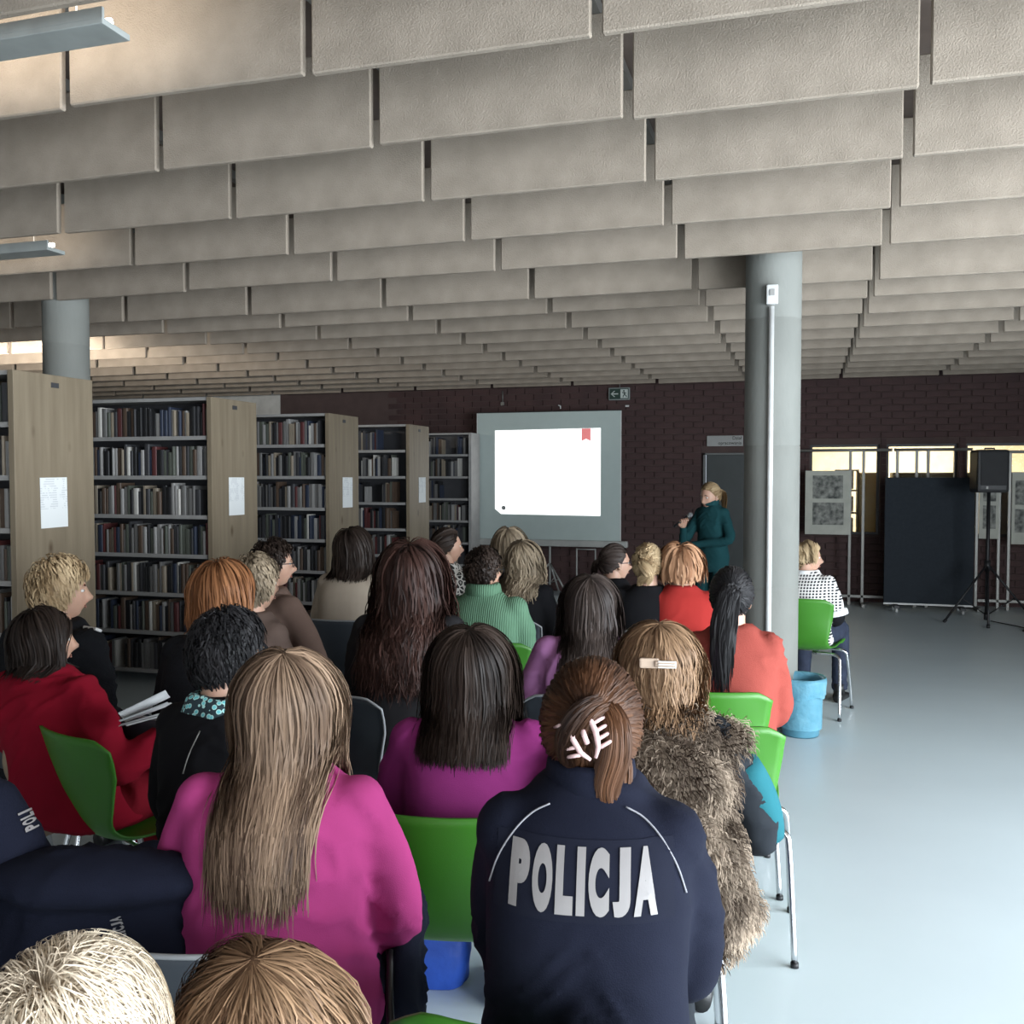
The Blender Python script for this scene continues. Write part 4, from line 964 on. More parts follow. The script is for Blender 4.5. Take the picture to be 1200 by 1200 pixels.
h_blond = hair_mat('hair_blond', (.22, .14, .07), (.62, .47, .29)); h_white = hair_mat('hair_platinum', (.34, .25, .17), (.74, .64, .50)); h_long = hair_mat('hair_dark_auburn', (.012, .007, .006), (.07, .033, .026))
h_dkash = hair_mat('hair_dark_ash', (.018, .013, .012), (.10, .075, .065)); h_ash = hair_mat('hair_ash_blond', (.10, .075, .05), (.42, .33, .23)); h_ginger = hair_mat('hair_ginger_blond', (.22, .10, .05), (.55, .32, .19))

def top_bvh(P, objs=None):
    vs = []; fs = []
    for o in (objs or [P.top]):
        n0 = len(vs); vs += [v.co.copy() for v in o.data.vertices]; fs += [tuple(i + n0 for i in p.vertices) for p in o.data.polygons]
    return BVHTree.FromPolygons(vs, fs)
def on_back(bvh, x, z, off=.004):
    h = bvh.ray_cast(Vector((x, -1.2, z)), Vector((0, 1, 0)))
    return (h[0] + h[1] * off) if h[0] is not None else Vector((x, 0, z))
def subdiv(me, cuts_len):
    bm = bmesh.new(); bm.from_mesh(me); bmesh.ops.triangulate(bm, faces=bm.faces[:])
    for _ in range(4):
        e = [e for e in bm.edges if e.calc_length() > cuts_len]
        if not e: break
        bmesh.ops.subdivide_edges(bm, edges=e, cuts=1); bmesh.ops.triangulate(bm, faces=bm.faces[:])
    bm.to_mesh(me); bm.free()
def ring_part(P, name, m, r0, r1, z0, h, dy=0, tilt=0, n=28, wob=.0, thick=.012, squash=1.15):
    """a soft collar / scarf ring around the base of the neck"""
    c = Vector((P.HC.x * .9, P.HC.y * .75 + dy, P.hz + z0 * P.s)); b = MB(); rings = []
    prof = [(r0, 0), (r0 + thick, h * .15), (r1 + thick, h * .85), (r1 + thick * .4, h), (r1 - thick * .4, h * .95), (r1 - thick * .5, h * .6), (r0 - thick * .5, h * .1)]
    for k in range(n):
        a = 2 * PI * k / n; ring = []
        for r_, z_ in prof:
            rr = r_ + wob * math.sin(5 * a) ; ring.append(c + Vector((rr * math.cos(a), rr * squash * math.sin(a), z_ + tilt * math.sin(a) + wob * math.sin(3 * a + 1))))
        rings.append(ring)
    rings.append(rings[0]); b.loft(rings, cap=False); return b.build(name, m, P.obj)
def claw_clip(P, c, roll, m, s=1.0):
    """claw clip in the head frame: two arched jaws with teeth and a spine"""
    t = MB(); M = P.RH @ Matrix.Rotation(R(roll), 3, 'Y')
    pt = lambda x, y, z: P.HC + (P.RH @ (Vector(c) * P.hs)) + M @ (Vector((x, y, z)) * s)
    for sd in (-1, 1):
        t.tube([pt(sd * .004, -.016, .04), pt(sd * .016, -.020, .022), pt(sd * .018, -.022, 0), pt(sd * .014, -.020, -.022), pt(sd * .004, -.016, -.036)], [.003, .005, .0055, .005, .003], 8)
        for k in range(5):
            z = .024 - .012 * k; t.tube([pt(sd * .016, -.020, z), pt(sd * .032, -.014, z + .003), pt(sd * .040, .004, z + .004)], [.0038, .0034, .0022], 6)
    t.tube([pt(0, -.020, .012), pt(0, -.026, 0), pt(0, -.020, -.012)], .005, 8)
    return t.build('claw_clip', m, P.obj)
M_pink = mat('pale_pink_plastic', (.70, .48, .47), .35); M_clip = mat('beige_enamel', (.62, .47, .36), .4); M_pearl = mat('pearl_white', (.75, .72, .68), .3)

# ------------------------------------------------------------------ the audience, nearest first
def word_mesh(word, hgt, wid, gap, bold=.05):
    """condensed bold capitals, every letter brought to the same height"""
    vs = []; fs = []; x = 0
    for ch in word:
        me = text_mesh(ch, 1.0, bold, 1.0, 'LEFT'); xs = [v.co.x for v in me.vertices]; ys = [v.co.y for v in me.vertices]
        w_ = wid * {'I': .42, 'L': .85, 'J': .85, 'A': 1.12}.get(ch, 1.0); n0 = len(vs)
        for v in me.vertices: vs.append((x + (v.co.x - min(xs)) / (max(xs) - min(xs)) * w_, ((v.co.y - min(ys)) / (max(ys) - min(ys)) - .5) * hgt, 0))
        fs += [tuple(i + n0 for i in p.vertices) for p in me.polygons]; x += w_ + gap; bpy.data.meshes.remove(me)
    me = bpy.data.meshes.new('back_lettering'); me.from_pydata([(a - (x - gap) / 2, b, c) for a, b, c in vs], [], fs); me.update(); return me
def police_post(P):
    claw_clip(P, (-.006, -.128, .000), -22, M_pink, 1.15)
    bv = top_bvh(P)
    # patch and lettering on the back
    zc = P.hz + .482 * P.s; xc = -.004
    pm = MB(); nx, nz_ = 24, 8; vs = [on_back(bv, xc + (-.150 + .300 * i / nx), zc - .055 + .11 * j / nz_, .002) for j in range(nz_ + 1) for i in range(nx + 1)]
    pm.add(vs, [(j * (nx + 1) + i, j * (nx + 1) + i + 1, (j + 1) * (nx + 1) + i + 1, (j + 1) * (nx + 1) + i) for j in range(nz_) for i in range(nx)]); pm.build('back_patch', cl('navy_patch', (.012, .014, .026), .8, .1), P.top)
    me = word_mesh('POLICJA', .090, .0335, .0055, .075); subdiv(me, .010)
    for v in me.vertices: v.co = on_back(bv, xc + v.co.x, zc + v.co.y, .0045)
    me.materials.append(mat('reflective_letters', (.31, .295, .295), .5)); link('back_lettering', me, P.top)
    for s in (-1, 1):
        pts = [on_back(bv, s * x, P.hz + z * P.s, .003) for x, z in ((.065, .578), (.095, .562), (.125, .535), (.150, .495), (.165, .45))]
        MB().tube(smooth_path(pts, 5), .0017, 6).build('piping', mat('piping_grey', (.30, .30, .33), .6), P.top)
    ring_part(P, 'jacket_collar', C_navy, .074, .068, .585, .055, -.005, thick=.012)
    # dark overcoat hanging beside her seat
police = make_person('woman in navy police fleece with white POLICJA lettering and pink claw clip', 694, 780, 1.76, 9, C_navy,
    H_gather(h_aub, (-.02, -1, .05), 4500, .0013, (.05, .9), 3, .016, post=police_post, mess=.03, vol=.010, bun=[([(-.03, -.10, -.05), (-.035, -.128, -.01), (-.01, -.140, .035), (.02, -.125, .055)], .026, 420), ([(.02, -.09, .06), (.045, -.115, .02), (.045, -.11, -.03), (.03, -.10, -.09), (.045, -.085, -.135)], .030, 480), ([(.05, -.06, .0), (.062, -.075, -.05), (.058, -.07, -.10), (.066, -.06, -.15)], .016, 200)]),
    lean=.10, g=1.06, sw=.98, bulk=.024, hyaw=0, hpitch=16, sink=.055, wr_amp=.006, arms=(((.158, .12, .23), (.06, .32, .15)), ((.185, .11, .22), (.08, .34, .14))), topname='fleece_jacket', chair_col='green', chair_label='green shell chair under the woman in the POLICJA fleece', slouch=.045, chair_off=(-.05, -.05), pants=C_dk)
magenta = make_person('woman in bright magenta jumper with long straight light brown hair', 336, 757, 2.0, 14, C_mag,
    H_hang(h_lblond, .845, 5200, .018, .0013, .005, (.0, 1), 5, maxlen=.66, m=15, wfreq=20, spread=.15, infl=.022, flare=.0, cutvar=.03, tuck=.11),
    lean=.05, g=1.20, sw=1.04, bulk=.014, wr_amp=.006, arms=(((.235, .04, .22), (.12, .28, .12)), ((.235, .05, .22), (.12, .28, .12))), topname='jumper', chair_col='charcoal', chair_label='charcoal shell chair under the woman in the magenta jumper', chair_off=(-.06, -.13), slouch=.03, hpitch=5)
bob = make_person('woman in plum jersey top with a straight dark brown bob', 552, 730, 2.5, 11, C_plum,
    H_hang(h_dkbr, .915, 4200, .020, .0015, .002, (0, .9), 6, maxlen=.50, flare=.16, infl=.03, m=16), lean=.05, g=1.06, sw=1.05, bulk=.014, topname='jersey_top', chair_col='green', chair_label='green shell chair under the woman with the dark bob', chair_off=(-.03, 0), legpose={-1: ((.02, .43, .50), (.04, .42, .075)), 1: ((.17, .43, .50), (.18, .42, .075))})
def fur_post(P):
    t = MB(); c = P.HC + P.RH @ Vector((.012, -.112, .012))
    rt = P.RH
    b = MB(); b.box(c + rt @ Vector((.012, -.012, .004)), (.055, .012, .016), bev=.004); b.box(c + rt @ Vector((-.03, -.008, .004)), (.05, .012, .026), bev=.005); b.build('hair_clip', M_clip, P.obj)
    pb = MB()
    for k in range(3): pb.box(c + rt @ Vector((.016, -.020, -.004 + .007 * k)), (.045, .005, .004), bev=.001)
    pb.build('clip_bars', M_pearl, P.hair)
    # gilet
    v = MB(); v.loft(torso_rings(P, .034, -.06, .60, 24, 24))
    for s in (-1, 1): v.ellipsoid((s * .175, float(torso_at(P, .5)[0]), P.hz + .515 * P.s), (.055, .07, .05))
    v.ellipsoid((-.045, -.225, .70), (.205, .085, .17)); v.ellipsoid((-.03, -.16, .84), (.195, .09, .13)); v.ellipsoid((.145, -.15, .64), (.055, .10, .15)); v.ellipsoid((.185, -.08, .55), (.04, .08, .09)); v.ellipsoid((.215, -.03, .50), (.04, .055, .055))
    vm = remesh(v, .014, 5); vm.materials.append(C_fur); at = vm.attributes.new('tone', 'FLOAT', 'POINT'); at.data.foreach_set('value', np.full(len(vm.vertices), .25, dtype=np.float32))
    vest = link('fur_gilet', vm, P.obj)
    rng = np.random.default_rng(9); n = len(vm.polygons); idx = rng.integers(0, n, 24000); S = []; tone = []
    for i in idx:
        p = vm.polygons[int(i)]; c0 = p.center; nn = p.normal
        d = (nn * .75 + Vector((rng.normal(0, .45), rng.normal(0, .3), -.75 + rng.normal(0, .25)))).normalized(); L_ = rng.uniform(.014, .034)
        S.append([c0 - nn * .004, c0 + (nn * .7 + d * .5) * L_ * .4, c0 + (nn * .35 + d) * L_ * .75, c0 + d * L_ * 1.15 + Vector((0, 0, -.006))])
        patch = noise.noise(c0 * 11); low = max(0, .66 - c0.z) * 2.6 * (c0.x > .16)
        tone.append(min(1, max(0,   .22 + .7 * patch + rng.normal(0, .15) + low)))
    f = strands_to_mesh(P, np.array([[tuple(q) for q in s] for s in S]), rng.uniform(.7, 1.3, len(S)) * .0009, np.array(tone), C_fur, 'fur_pile', vest); tag(f, kind='stuff')
    # turquoise panel of the sleeve
    sh, el, wr = arm_path(P, 1, ((.265, .05, .22), (.12, .34, .17)))
    b = MB(); b.tube(smooth_path([sh * .75 + el * .25 + Vector((.03, .0, 0)), sh * .3 + el * .7 + Vector((.034, 0, 0)), el + Vector((.025, .01, .0))], 4), [.045, .05, .052, .052, .05, .048, .046, .044, .04], 12); b.build('sleeve_panel', C_tealst, P.top)
fur = make_person('woman in a brown fur gilet with a clip in her honey blond hair', 773, 725, 2.5, 8, C_dk,
    H_hang(h_honey, 1.03, 4000, .014, .0014, .006, (.2, .85), 8, maxlen=.42, infl=.05, post=fur_post, cutvar=.025, m=14), lean=.05, g=1.05, sw=1.0, bulk=.016, arms=(LAP, ((.265, .05, .22), (.12, .34, .17))), topname='sweatshirt', chair_col='slate', chair_label='slate blue shell chair under the woman in the fur gilet', chair_off=(-.10, .03), hyaw=-4, hpitch=6)
def scarf_post(P):
    ring_part(P, 'scarf', C_scarf, .088, .074, .565, .055, 0, .012, wob=.006, thick=.016)
    bv = top_bvh(P); pts = [on_back(bv, x, P.hz + z * P.s, .002) for x, z in ((-.035, .53), (-.045, .47), (-.05, .42))]; MB().tube(smooth_path(pts, 4), .0018, 6).build('back_zip', M_alu, P.top)
scarf = make_person('woman in black top with turquoise printed scarf and short dark curly hair', 268, 715, 2.6, -4, C_black,
    H_short(h_black, .055, 4200, .0016, (0, .8), 10, .02, .22, thick=.030, post=scarf_post), lean=.07, side=-.06, g=1.0, sw=.96, bulk=.016, hyaw=-22, hpitch=8, face=True, chair_col='charcoal', chair_label='charcoal shell chair under the woman with the turquoise scarf', topname='black_top', wr_amp=.005, chair_off=(.19, .05), chair_yaw=10)
RED_ARM = ((.27, -.05, .24), (.27, .12, .36))
red = make_person('woman in crimson sweater with a dark rounded bob holding white papers', 52, 710, 3.25, -5, C_red,
    H_hang(h_dkbr, .965, 3000, .022, .0019, .002, (0, .8), 11, maxlen=.36, flare=.05, sweep=.35, infl=.03, m=13), lean=.03, g=1.12, sw=1.05, bulk=.024, side=-.22, hyaw=-34, face=True, arms=(LAP, RED_ARM), pants=cl('crimson_trousers', (.20, .008, .018)), chair_col='green', chair_label='green shell chair under the woman in the crimson sweater', curl=.9, wr_amp=.006, chair_yaw=-22, chair_off=(.10, .09))
# papers in her hand
m4 = Matrix.Rotation(red.yaw, 3, 'Z'); wr = arm_path(red, 1, RED_ARM)[2]
for k in range(3):
    b = MB(); nx = 8
    vs = [(-.055 + .11 * i / nx, -.075 + .15 * j, .006 * math.sin(i * .5 + k) + .012 * k * (i / nx)) for j in (0, 1) for i in range(nx + 1)]
    b.add(vs, [(i, i + 1, nx + 2 + i, nx + 1 + i) for i in range(nx)]); b.add([(x, y, z - .002) for x, y, z in vs], [(i + 1, i, nx + 1 + i, nx + 2 + i) for i in range(nx)])
    o = b.build('paper_sheet', M_paper); p = at_depth(172, 842, 2.98) + Vector((0, 0, .016 * k)); o.location = p; o.rotation_euler = (R(14 + 5 * k), R(-16), red.yaw + R(-60 + 4 * k))
    tag(o, '%s white printed sheet held by the woman in the crimson sweater' % ('lowest', 'middle', 'topmost')[k], 'paper', 'handout sheets')
blackblond = make_person('person in black jacket with short tousled blond hair beside the bookcase end', 72, 656, 3.7, -6, C_blackf,
    H_short(h_blond, .075, 1900, .0022, (.1, .95), 12, .02, .15, thick=.030, vol=.12), lean=.05, g=1.18, sw=1.08, bulk=.035, hyaw=-40, face=True, chair_col='charcoal', chair_label='charcoal shell chair under the blond person in black', topname='jacket', wr_amp=.008)
_bv = top_bvh(blackblond)
_h = _bv.ray_cast(Vector((.17, -.6, 1.6)), Vector((0, .62, -.55)))
if _h[0] is not None:
    o = MB().box((0, 0, 0), (.09, .03, .012), bev=.004).build('shoulder_patch', M_wplast, blackblond.top); o.location = _h[0] + _h[1] * .004; o.rotation_euler = _h[1].to_track_quat('Z', 'Y').to_euler()
orange = make_person('woman in black with a copper red bob and glasses', 262, 655, 3.4, 0, C_blackf,
    H_hang(h_red, 1.085, 2200, .024, .0022, .003, (0, 1), 13, maxlen=.36, flare=.12, sweep=.25, m=13, infl=.03), lean=.06, g=1.05, bulk=.024, hyaw=-28, hpitch=8, face=True, glasses=True, chair_col='charcoal', chair_label='charcoal shell chair under the woman with the copper bob', topname='jacket')
blond6 = make_person('woman with short sandy hair behind the copper bob, in an assumed brown top matched to the taupe hoodie', 300, 650, 3.95, 0, cl('hoodie_match_jersey', (.13, .09, .075)),  # assumed top, its brown picked to stand in for the neighbouring taupe hoodie
    H_short(h_ash, .06, 1300, .0028, (.1, .9), 14, .02, .08, thick=.028), lean=.06, g=.9, sw=.88, hyaw=-24, face=True, chair_col='charcoal', chair_label='charcoal shell chair under the sandy-haired woman', topname='hoodie_match_top')
def hood_post(P):
    ring_part(P, 'hood', C_taupe, .105, .085, .535, .06, -.045, .02, wob=.008, thick=.026)
taupe = make_person('person in taupe hoodie with short dark hair and glasses', 321, 632, 4.75, -14, C_taupe,
    H_short(h_dkbr, .05, 1300, .0028, (.1, .9), 15, .02, .08, thick=.028, post=hood_post), lean=.10, g=1.12, sw=1.1, bulk=.03, hyaw=-36, face=True, glasses=True, arms=(LAP, ((.26, .12, .22), (.16, .34, .12))), chair_col='charcoal', chair_label='charcoal shell chair under the person in the taupe hoodie', topname='hoodie', wr_amp=.007)
beige = make_person('woman in beige jumper with dark shoulder-length hair by the bookcase', 415, 617, 5.6, 0, C_beige,
    H_hang(h_dkbr, 1.03, 1200, .024, .0032, .003, (.05, .9), 16, maxlen=.40, flare=.25, sweep=.35, m=12, infl=.03), lean=.06, g=1.05, bulk=.022, hyaw=-24, chair_col='charcoal', chair_label='charcoal shell chair under the woman in the beige jumper', topname='jumper', face=True, pants=cl('blue_denim', (.06, .095, .15)), chair_off=(.02, -.05))
leopard = make_person('woman in black and white leopard print blouse with dark tied-back hair', 525, 618, 6.15, -8, C_leo,
    H_gather(h_dkbr, (0, -1, -.25), 300, .006, (.1, .9), 17, .014, tail=[(0, -.10, -.03), (0, -.125, -.08), (-.01, -.12, -.16), (-.02, -.11, -.24)], tail_n=80, tail_w=.03), lean=.05, bulk=.018, hyaw=-42, face=True, chair_col='charcoal', chair_label='charcoal shell chair under the woman in leopard print', topname='blouse')
longhair = make_person('woman in charcoal top with very long wavy dark auburn hair', 482, 635, 3.85, 10, C_char,
    H_hang(h_long, .82, 3200, .034, .0024, .010, (0, 1), 18, maxlen=.68, spread=.3, flare=.30, m=18, wfreq=30, infl=.03, cutvar=.03), lean=.05, g=1.25, sw=1.08, bulk=.02, chair_col='charcoal', chair_label='charcoal shell chair under the woman with long auburn hair', chair_off=(.0, -.16), chair_yaw=-24, topname='jersey_top', wr_amp=.008, wr_sc=(5, 5, 15))
def green_post(P):
    ring_part(P, 'rolled_collar', C_green, .078, .070, .585, .065, -.01, thick=.018)
green = make_person('person in chunky sage green ribbed sweater with short dark hair', 568, 641, 4.85, 6, C_green,
    H_short(h_dkbr, .045, 1300, .0028, (.1, .9), 19, .015, .08, thick=.024, post=green_post), lean=.06, g=1.12, sw=1.12, bulk=.030, hyaw=-40, face=True, glasses=True, chair_col='green', chair_label='green shell chair under the person in the sage green sweater', wr_amp=.005, chair_off=(.06, 0))
blond12 = make_person('woman with straight light brown hair sitting right below the projection screen', 597, 617, 6.35, -6, C_black,
    H_hang(h_ash, .99, 420, .024, .0060, .002, (.1, .8), 20, maxlen=.42, flare=.12, m=12), lean=.05, chair_col='charcoal', chair_label='charcoal shell chair under the woman right below the screen', topname='black_top')
blond13 = make_person('woman in black with wavy blond-streaked shoulder-length hair', 614, 632, 5.55, -10, C_black,
    H_hang(h_ash, .955, 1300, .022, .0030, .014, (0, 1), 21, maxlen=.44, flare=.22, m=14, wfreq=34, cutvar=.025), lean=.05, sw=1.05, bulk=.02, hyaw=-10, chair_col='charcoal', chair_label='charcoal shell chair under the woman with blond-streaked hair', topname='black_top')
purple = make_person('woman in mauve shirt with long straight dark ash hair', 692, 671, 3.7, 9, C_purple,
    H_hang(h_dkash, .905, 2000, .014, .0022, .003, (0, .9), 22, maxlen=.46, flare=.22, m=14, infl=.03, cutvar=.022), lean=.05, g=1.1, sw=1.08, bulk=.022, arms=(((.24, -.02, .20), (.20, .16, .05)), LAP), chair_col='charcoal', chair_label='charcoal shell chair under the woman in the mauve shirt', wr_amp=.005, wr_sc=(6, 6, 9), topname='shirt')
pony = make_person('woman in black with dark ponytail and glasses turned to the right', 722, 637, 5.75, -26, C_black,
    H_gather(h_dkash, (0, -1, .1), 320, .0058, (.1, .8), 23, .012, tail=[(0, -.105, .02), (-.01, -.145, .0), (-.015, -.15, -.07), (-.01, -.13, -.16)], tail_n=70, tail_w=.022), lean=.05, hyaw=-30, face=True, glasses=True, chair_col='charcoal', chair_label='charcoal shell chair under the woman with the dark ponytail', topname='black_top')
updo = make_person('woman in black with a messy blond knot of hair', 760, 637, 5.15, 2, C_black,
    H_gather(h_blond, (.0, -1, .15), 420, .0058, (0, 1), 24, .018, mess=.25, bun=[([(-.02, -.10, .04), (-.02, -.135, .03), (.01, -.14, -.01), (.02, -.12, -.05), (.0, -.11, -.09)], .026, 90), ([(.02, -.10, .03), (.035, -.125, .0), (.01, -.13, -.04), (-.03, -.11, -.07), (-.045, -.09, -.11)], .020, 70)]), lean=.05, sw=1.05, bulk=.024, chair_col='charcoal', chair_label='charcoal shell chair under the woman with the blond knot', topname='black_top')
redbob = make_person('woman in scarlet top with ginger blond bob', 798, 636, 5.1, 12, C_scarlet,
    H_hang(h_ginger, 1.06, 560, .030, .0060, .004, (0, 1), 25, maxlen=.34, flare=.08, m=12), lean=.05, bulk=.02, hyaw=-6, chair_col='charcoal', chair_label='charcoal shell chair under the woman in the scarlet top', topname='jumper')
coral = make_person('woman in coral jumper with a thick black ponytail', 858, 667, 3.8, 8, C_coral,
    H_gather(h_black, (.12, -1, .25), 1800, .0022, (.1, 1), 26, .016, tail=[(.012, -.10, .05), (.0, -.14, .03), (-.015, -.165, -.08), (-.02, -.19, -.22), (-.015, -.20, -.40)], tail_n=560, tail_w=.050, tip=.8, wave=.006, vol=.012, mess=.08), lean=.05, g=1.0, sw=.98, bulk=.02, hyaw=-10, face=True, chair_col='green', chair_label='green shell chair under the woman in the coral jumper', chair_off=(-.11, -.03), topname='jumper', arms=(LAP, ((.185, .06, .21), (.10, .26, .13))))
def hound_post(P):
    ring_part(P, 'white_collar', M_paper, .076, .068, .588, .022, 0, thick=.012)
    sh, el, wr = arm_path(P, 1, LAP); w2 = el + (wr - el) * .1
    MB().tube([el + (sh - el) * .22, el + (sh - el) * .08], [.082, .084], 14).build('cuff', M_paper, P.top)
    MB().tube(smooth_path([el + (sh - el) * .12, el, el * .5 + wr * .5, wr], 4), [.055] * 4 + [.054] * 4 + [.045] * 4 + [.036], 12).build('under_sleeve', C_black, P.top)
hound = make_person('woman in black and white checked top with a blond bob beside the column', 947, 633, 6.45, -18, C_hound,
    H_hang(h_blond, 1.045, 560, .024, .0058, .006, (.1, 1), 27, maxlen=.32, sweep=.7, m=12, post=hound_post), lean=.05, g=1.05, bulk=.02, hyaw=-56, face=True, chair_col='green', chair_label='green shell chair under the woman in the checked top', topname='checked_top', sleeve=.1, chair_yaw=-14)
# the two nearest heads at the bottom of the picture
platinum = make_person('person with tousled platinum blond hair seated in the last row', 80, 1122, .92, 0, C_tan,
    H_short(h_white, .085, 13000, .00045, (.45, 1), 28, .02, .26, thick=.026, vol=.05), lean=.05, bulk=.02, hpitch=4, chair_col='charcoal', chair_label='charcoal shell chair under the platinum blond person', topname='canvas_jacket')
brown = make_person('person with tousled golden brown hair seated in the last row', 314, 1100, 1.08, -2, C_char,
    H_hang(h_honey, .93, 8000, .016, .0006, .010, (0, 1), 29, maxlen=.40, wfreq=30, flare=.02, spread=.2, m=11, cutvar=.03), lean=.05, bulk=.02, hpitch=4, chair_col='charcoal', chair_label='charcoal shell chair under the golden brown haired person', topname='jersey_top')
# two people whose heads are cut off by the left edge of the picture
officer = make_person('officer in navy police jacket with crossed legs at the row end', -78, 765, 2.05, -4, C_navy,
    H_short(h_dkbr, .05, 300, .006, (.1, .9), 31), lean=.06, side=-.08, g=1.2, sw=1.15, bulk=.03, arms=(LAP, ((.27, .06, .20), (.22, .34, .20))), chair_col='charcoal', chair_label='charcoal shell chair under the officer at the row end', topname='police_jacket', pants=C_navy, wr_amp=.008, legpose={1: ((.26, .40, .68), (.02, .56, .40))})
# empty chairs
p = at_depth(838, 559, 3.27); chair(p.x, p.y, R(2), 'green', 'empty green shell chair between the fur gilet and the coral jumper')

# ------------------------------------------------------------------ the presenter
SA = (((.20, .03, .24), (-.13, .20, .17)), ((.225, .13, .16), (.165, .22, .37)))
def speaker_post(P):
    ring_part(P, 'roll_neck', C_teal, .066, .060, .585, .075, 0, thick=.010)
presenter = make_person('standing woman in petrol dress with blond ponytail speaking into a microphone', 832, 565, 8.6, 152, C_teal,
    H_gather(h_blond, (-.25, -1, .15), 420, .0040, (.0, .6), 33, .010, post=speaker_post, tail=[(-.03, -.095, .03), (-.06, -.12, .0), (-.075, -.09, -.10), (-.085, -.05, -.21)], tail_n=110, tail_w=.026), lean=.02, slouch=.0, g=.88, sw=.92, bulk=.011, voxel=.010, stand=True, hyaw=-10, hpitch=12, face=True, arms=SA, topname='dress_top', pants=C_teal, group='standing presenter', hem=-.10, curl=1.3)
mw = arm_path(presenter, 1, SA[1]); m4 = Matrix.Rotation(presenter.yaw, 3, 'Z')
hand = mw[2] + (mw[2] - mw[1]).normalized() * .075
mouth = presenter.HC + presenter.RH @ Vector((0, .11, -.06)); dr = (mouth - hand).normalized()
t = thing('microphone', 'black handheld microphone held by the woman in the petrol dress', 'microphone', presenter.root + m4 @ hand, presenter.yaw)
MB().tube([dr * -.11, dr * -.05, dr * .05], [.011, .012, .016], 14).build('microphone_body', M_black, t); MB().ellipsoid(dr * .075, (.025, .025, .027), 16, 12).build('grille', mat('mic_mesh', (.30, .30, .31), .4, metal=.8, bump=.5, bscale=500), t); MB().tube([dr * .045, dr * .055], .021, 14).build('collar_ring', M_alu, t)

# ------------------------------------------------------------------ belongings on and under the chairs
p = at_floor(506, 1150); t = thing('tote_bag', 'bright blue tote bag standing on the floor beside the magenta jumper', 'bag', (p.x, p.y, 0), R(20))
b = MB(); rings = []
for z, w_, d_ in ((.0, .10, .05), (.01, .115, .062), (.12, .125, .07), (.22, .12, .055), (.28, .11, .03), (.285, .10, .02)):
    rings.append([Vector(((w_ + .006 * math.sin(5 * a + z * 30)) * math.copysign(abs(math.cos(a)) ** .6, math.cos(a)), (d_ + .008 * math.sin(4 * a + z * 40)) * math.copysign(abs(math.sin(a)) ** .7, math.sin(a)), z)) for a in [2 * PI * k / 36 for k in range(36)]])
b.loft(rings); b.build('bag_body', mat('royal_blue_nylon', (.03, .10, .50), .5, (.02, .07, .38), 10, .4, 20), t)
for q in (-.02, .02): MB().tube(smooth_path([(-.05, q, .27), (-.045, q, .33), (0, q + .01, .36), (.045, q, .33), (.05, q, .27)], 5), .006, 6).build('handle', MATS['royal_blue_nylon'], t)
p = at_floor(530, 1118); t = thing('water_bottle', 'clear blue water bottle standing behind the blue tote bag', 'bottle', (p.x + .02, p.y, 0))
MB().lathe([(0, .004), (.036, .004), (.042, .012), (.042, .05), (.039, .055), (.042, .06), (.042, .11), (.042, .20), (.036, .24), (.018, .28), (.014, .29), (.014, .305)], 28).build('bottle_body', mat('blue_pet', (.55, .80, .90), .08, (.5, .76, .88), Transmission_Weight=.75, IOR=1.2), t)
MB().lathe([(.0165, .29), (.0165, .312), (0, .313)], 20).build('cap', mat('blue_cap', (.05, .20, .6), .4), t); MB().lathe([(.0428, .115), (.0428, .185)], 28).build('bottle_label', mat('bottle_print', (.10, .26, .55), .5, (.5, .6, .7), 40), t)
def drape(name, label, cat, parts, m, loc, yaw, amp=.012, vox=.012, sc_=(9, 9, 7)):
    b = MB()
    for c, r_, rot in parts: b.ellipsoid(c, r_, 18, 12, 0, Matrix.Rotation(R(rot), 3, 'X'))
    me = remesh(b, vox, 5); wrinkle(me, amp, sc_, 3); me.materials.append(m); o = link(name, me, None, loc, yaw); tag(o, label, cat); return o
# navy coat and handbag straps over the side of the magenta woman's chair
c = at_depth(474, 1125, 2.08)
co = drape('draped_coat', 'dark navy coat hanging from the seat side by the magenta jumper', 'coat', [((0, .02, .58), (.045, .10, .12), 0), ((.0, -.03, .46), (.05, .12, .17), 8), ((-.03, .0, .34), (.05, .12, .15), 0)], C_navy, (c.x, c.y, 0), magenta.yaw)
hb = thing('handbag', 'black leather handbag hanging by long straps beside the magenta jumper', 'bag', (c.x + .07, c.y - .14, 0), magenta.yaw)
bb = MB(); bb.box((0, 0, .22), (.06, .26, .18), bev=.02); bb.build('bag_body', M_shoe, hb)
for q in (-.07, .07): MB().tube(smooth_path([(-.05, .08 + q * .3, .60), (-.03, q * .6, .50), (0, q, .38), (.0, q, .30)], 6), .008, 8).build('strap', M_shoe, hb)
# black coat slipping off the police woman's chair
c = police.root
drape('draped_coat', 'black coat slipping off the chair beside the POLICJA fleece', 'coat', [((.23, -.02, .42), (.05, .13, .12), -20), ((.25, .02, .31), (.045, .12, .10), -10)], C_black, (c.x, c.y, 0), police.yaw)
# tan coat hung beside the crimson sweater
_o = Matrix.Rotation(R(-22), 3, 'Z') @ Vector((.10, .135, 0))
drape('tan_coat', 'crumpled tan canvas coat hanging beside the green chair of the crimson sweater', 'coat', [((-.27, -.22, .66), (.06, .12, .15), 0), ((-.28, -.20, .50), (.08, .14, .14), 10), ((-.24, -.27, .78), (.05, .07, .06), 0)], C_tan, (red.root.x + _o.x, red.root.y + _o.y, 0), R(-22), .02)
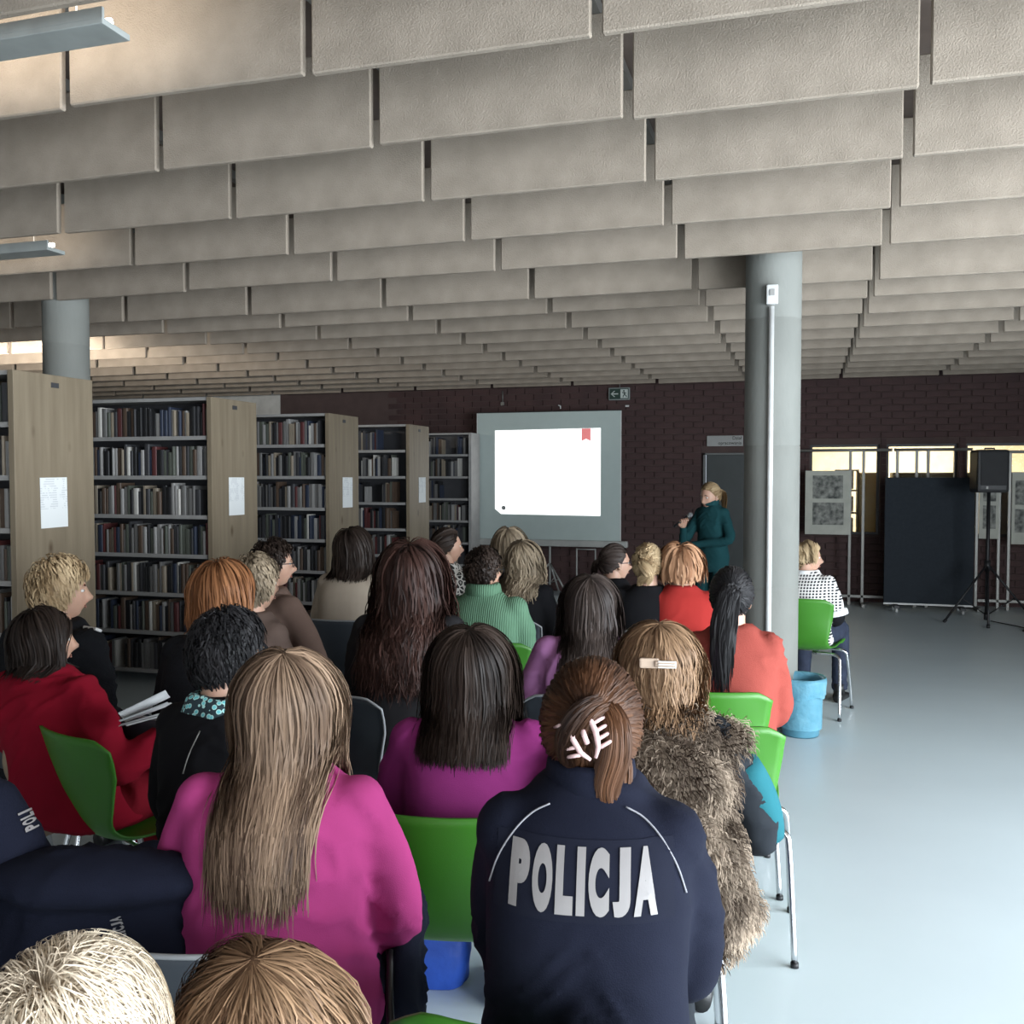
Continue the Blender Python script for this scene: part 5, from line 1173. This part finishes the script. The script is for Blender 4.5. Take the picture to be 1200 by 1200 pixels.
# white paper cup and bag left under the aisle chair
p = at_floor(887, 985); t = thing('paper_cup', 'white paper cup standing under the aisle chair', 'cup', (p.x, p.y, 0))
MB().lathe([(0, .003), (.028, .003), (.030, 0), (.040, .105), (.043, .108), (.041, .112), (.038, .104), (.028, .008), (0, .008)], 28).build('cup_body', M_paper, t); MB().lathe([(.0435, .106), (.044, .114), (.036, .120), (0, .120)], 28).build('lid', M_wplast, t)

# police jacket hung over the back of an empty chair in the row of the magenta jumper
p = at_depth(92, 1040, 1.92); ch = chair(p.x, p.y + .22, R(14), 'charcoal', 'charcoal shell chair under the hung police jacket')
jk = drape('hung_police_jacket', 'navy police jacket hung over the back of an empty charcoal chair', 'jacket', [((0, -.26, .66), (.25, .055, .19), -6), ((0, -.25, .80), (.25, .10, .055), 0), ((.22, -.20, .62), (.05, .08, .19), 0), ((-.22, -.20, .62), (.05, .08, .19), 0)], C_navy, (p.x, p.y + .22, 0), R(14), .010)
def stamp(objs, word, origin, along, up, size, name, parent):
    """lettering laid on cloth: letter positions are found where the view rays meet the cloth"""
    bpy.context.view_layer.update(); vs = []; fs = []
    for o in objs:
        n0 = len(vs); vs += [o.matrix_world @ v.co for v in o.data.vertices]; fs += [tuple(i + n0 for i in q.vertices) for q in o.data.polygons]
    bv = BVHTree.FromPolygons(vs, fs); me = word_mesh(word, 1.0, .36, .08); subdiv(me, .2); inv = parent.matrix_world.inverted(); miss = 0
    for v in me.vertices:
        x, y = origin[0] + along[0] * v.co.x * size + up[0] * v.co.y * size, origin[1] + along[1] * v.co.x * size + up[1] * v.co.y * size
        h = bv.ray_cast(Vector((0, 0, CZ)), ray(x, y).normalized())
        if h[0] is None: miss += 1; v.co = inv @ at_depth(x, y, 2.0); continue
        v.co = inv @ (h[0] + h[1] * .004)
    if miss: print('STAMP MISS', word, miss)
    me.materials.append(MATS['reflective_letters']); link(name, me, parent)
stamp([officer.top], 'POLI', (32, 962), (-.42, -.91), (-.91, .42), 17, 'back_lettering', officer.top)
stamp([jk], 'POLICJA', (141, 1092), (-.28, -.96), (-.96, .28), 14, 'back_lettering', jk)
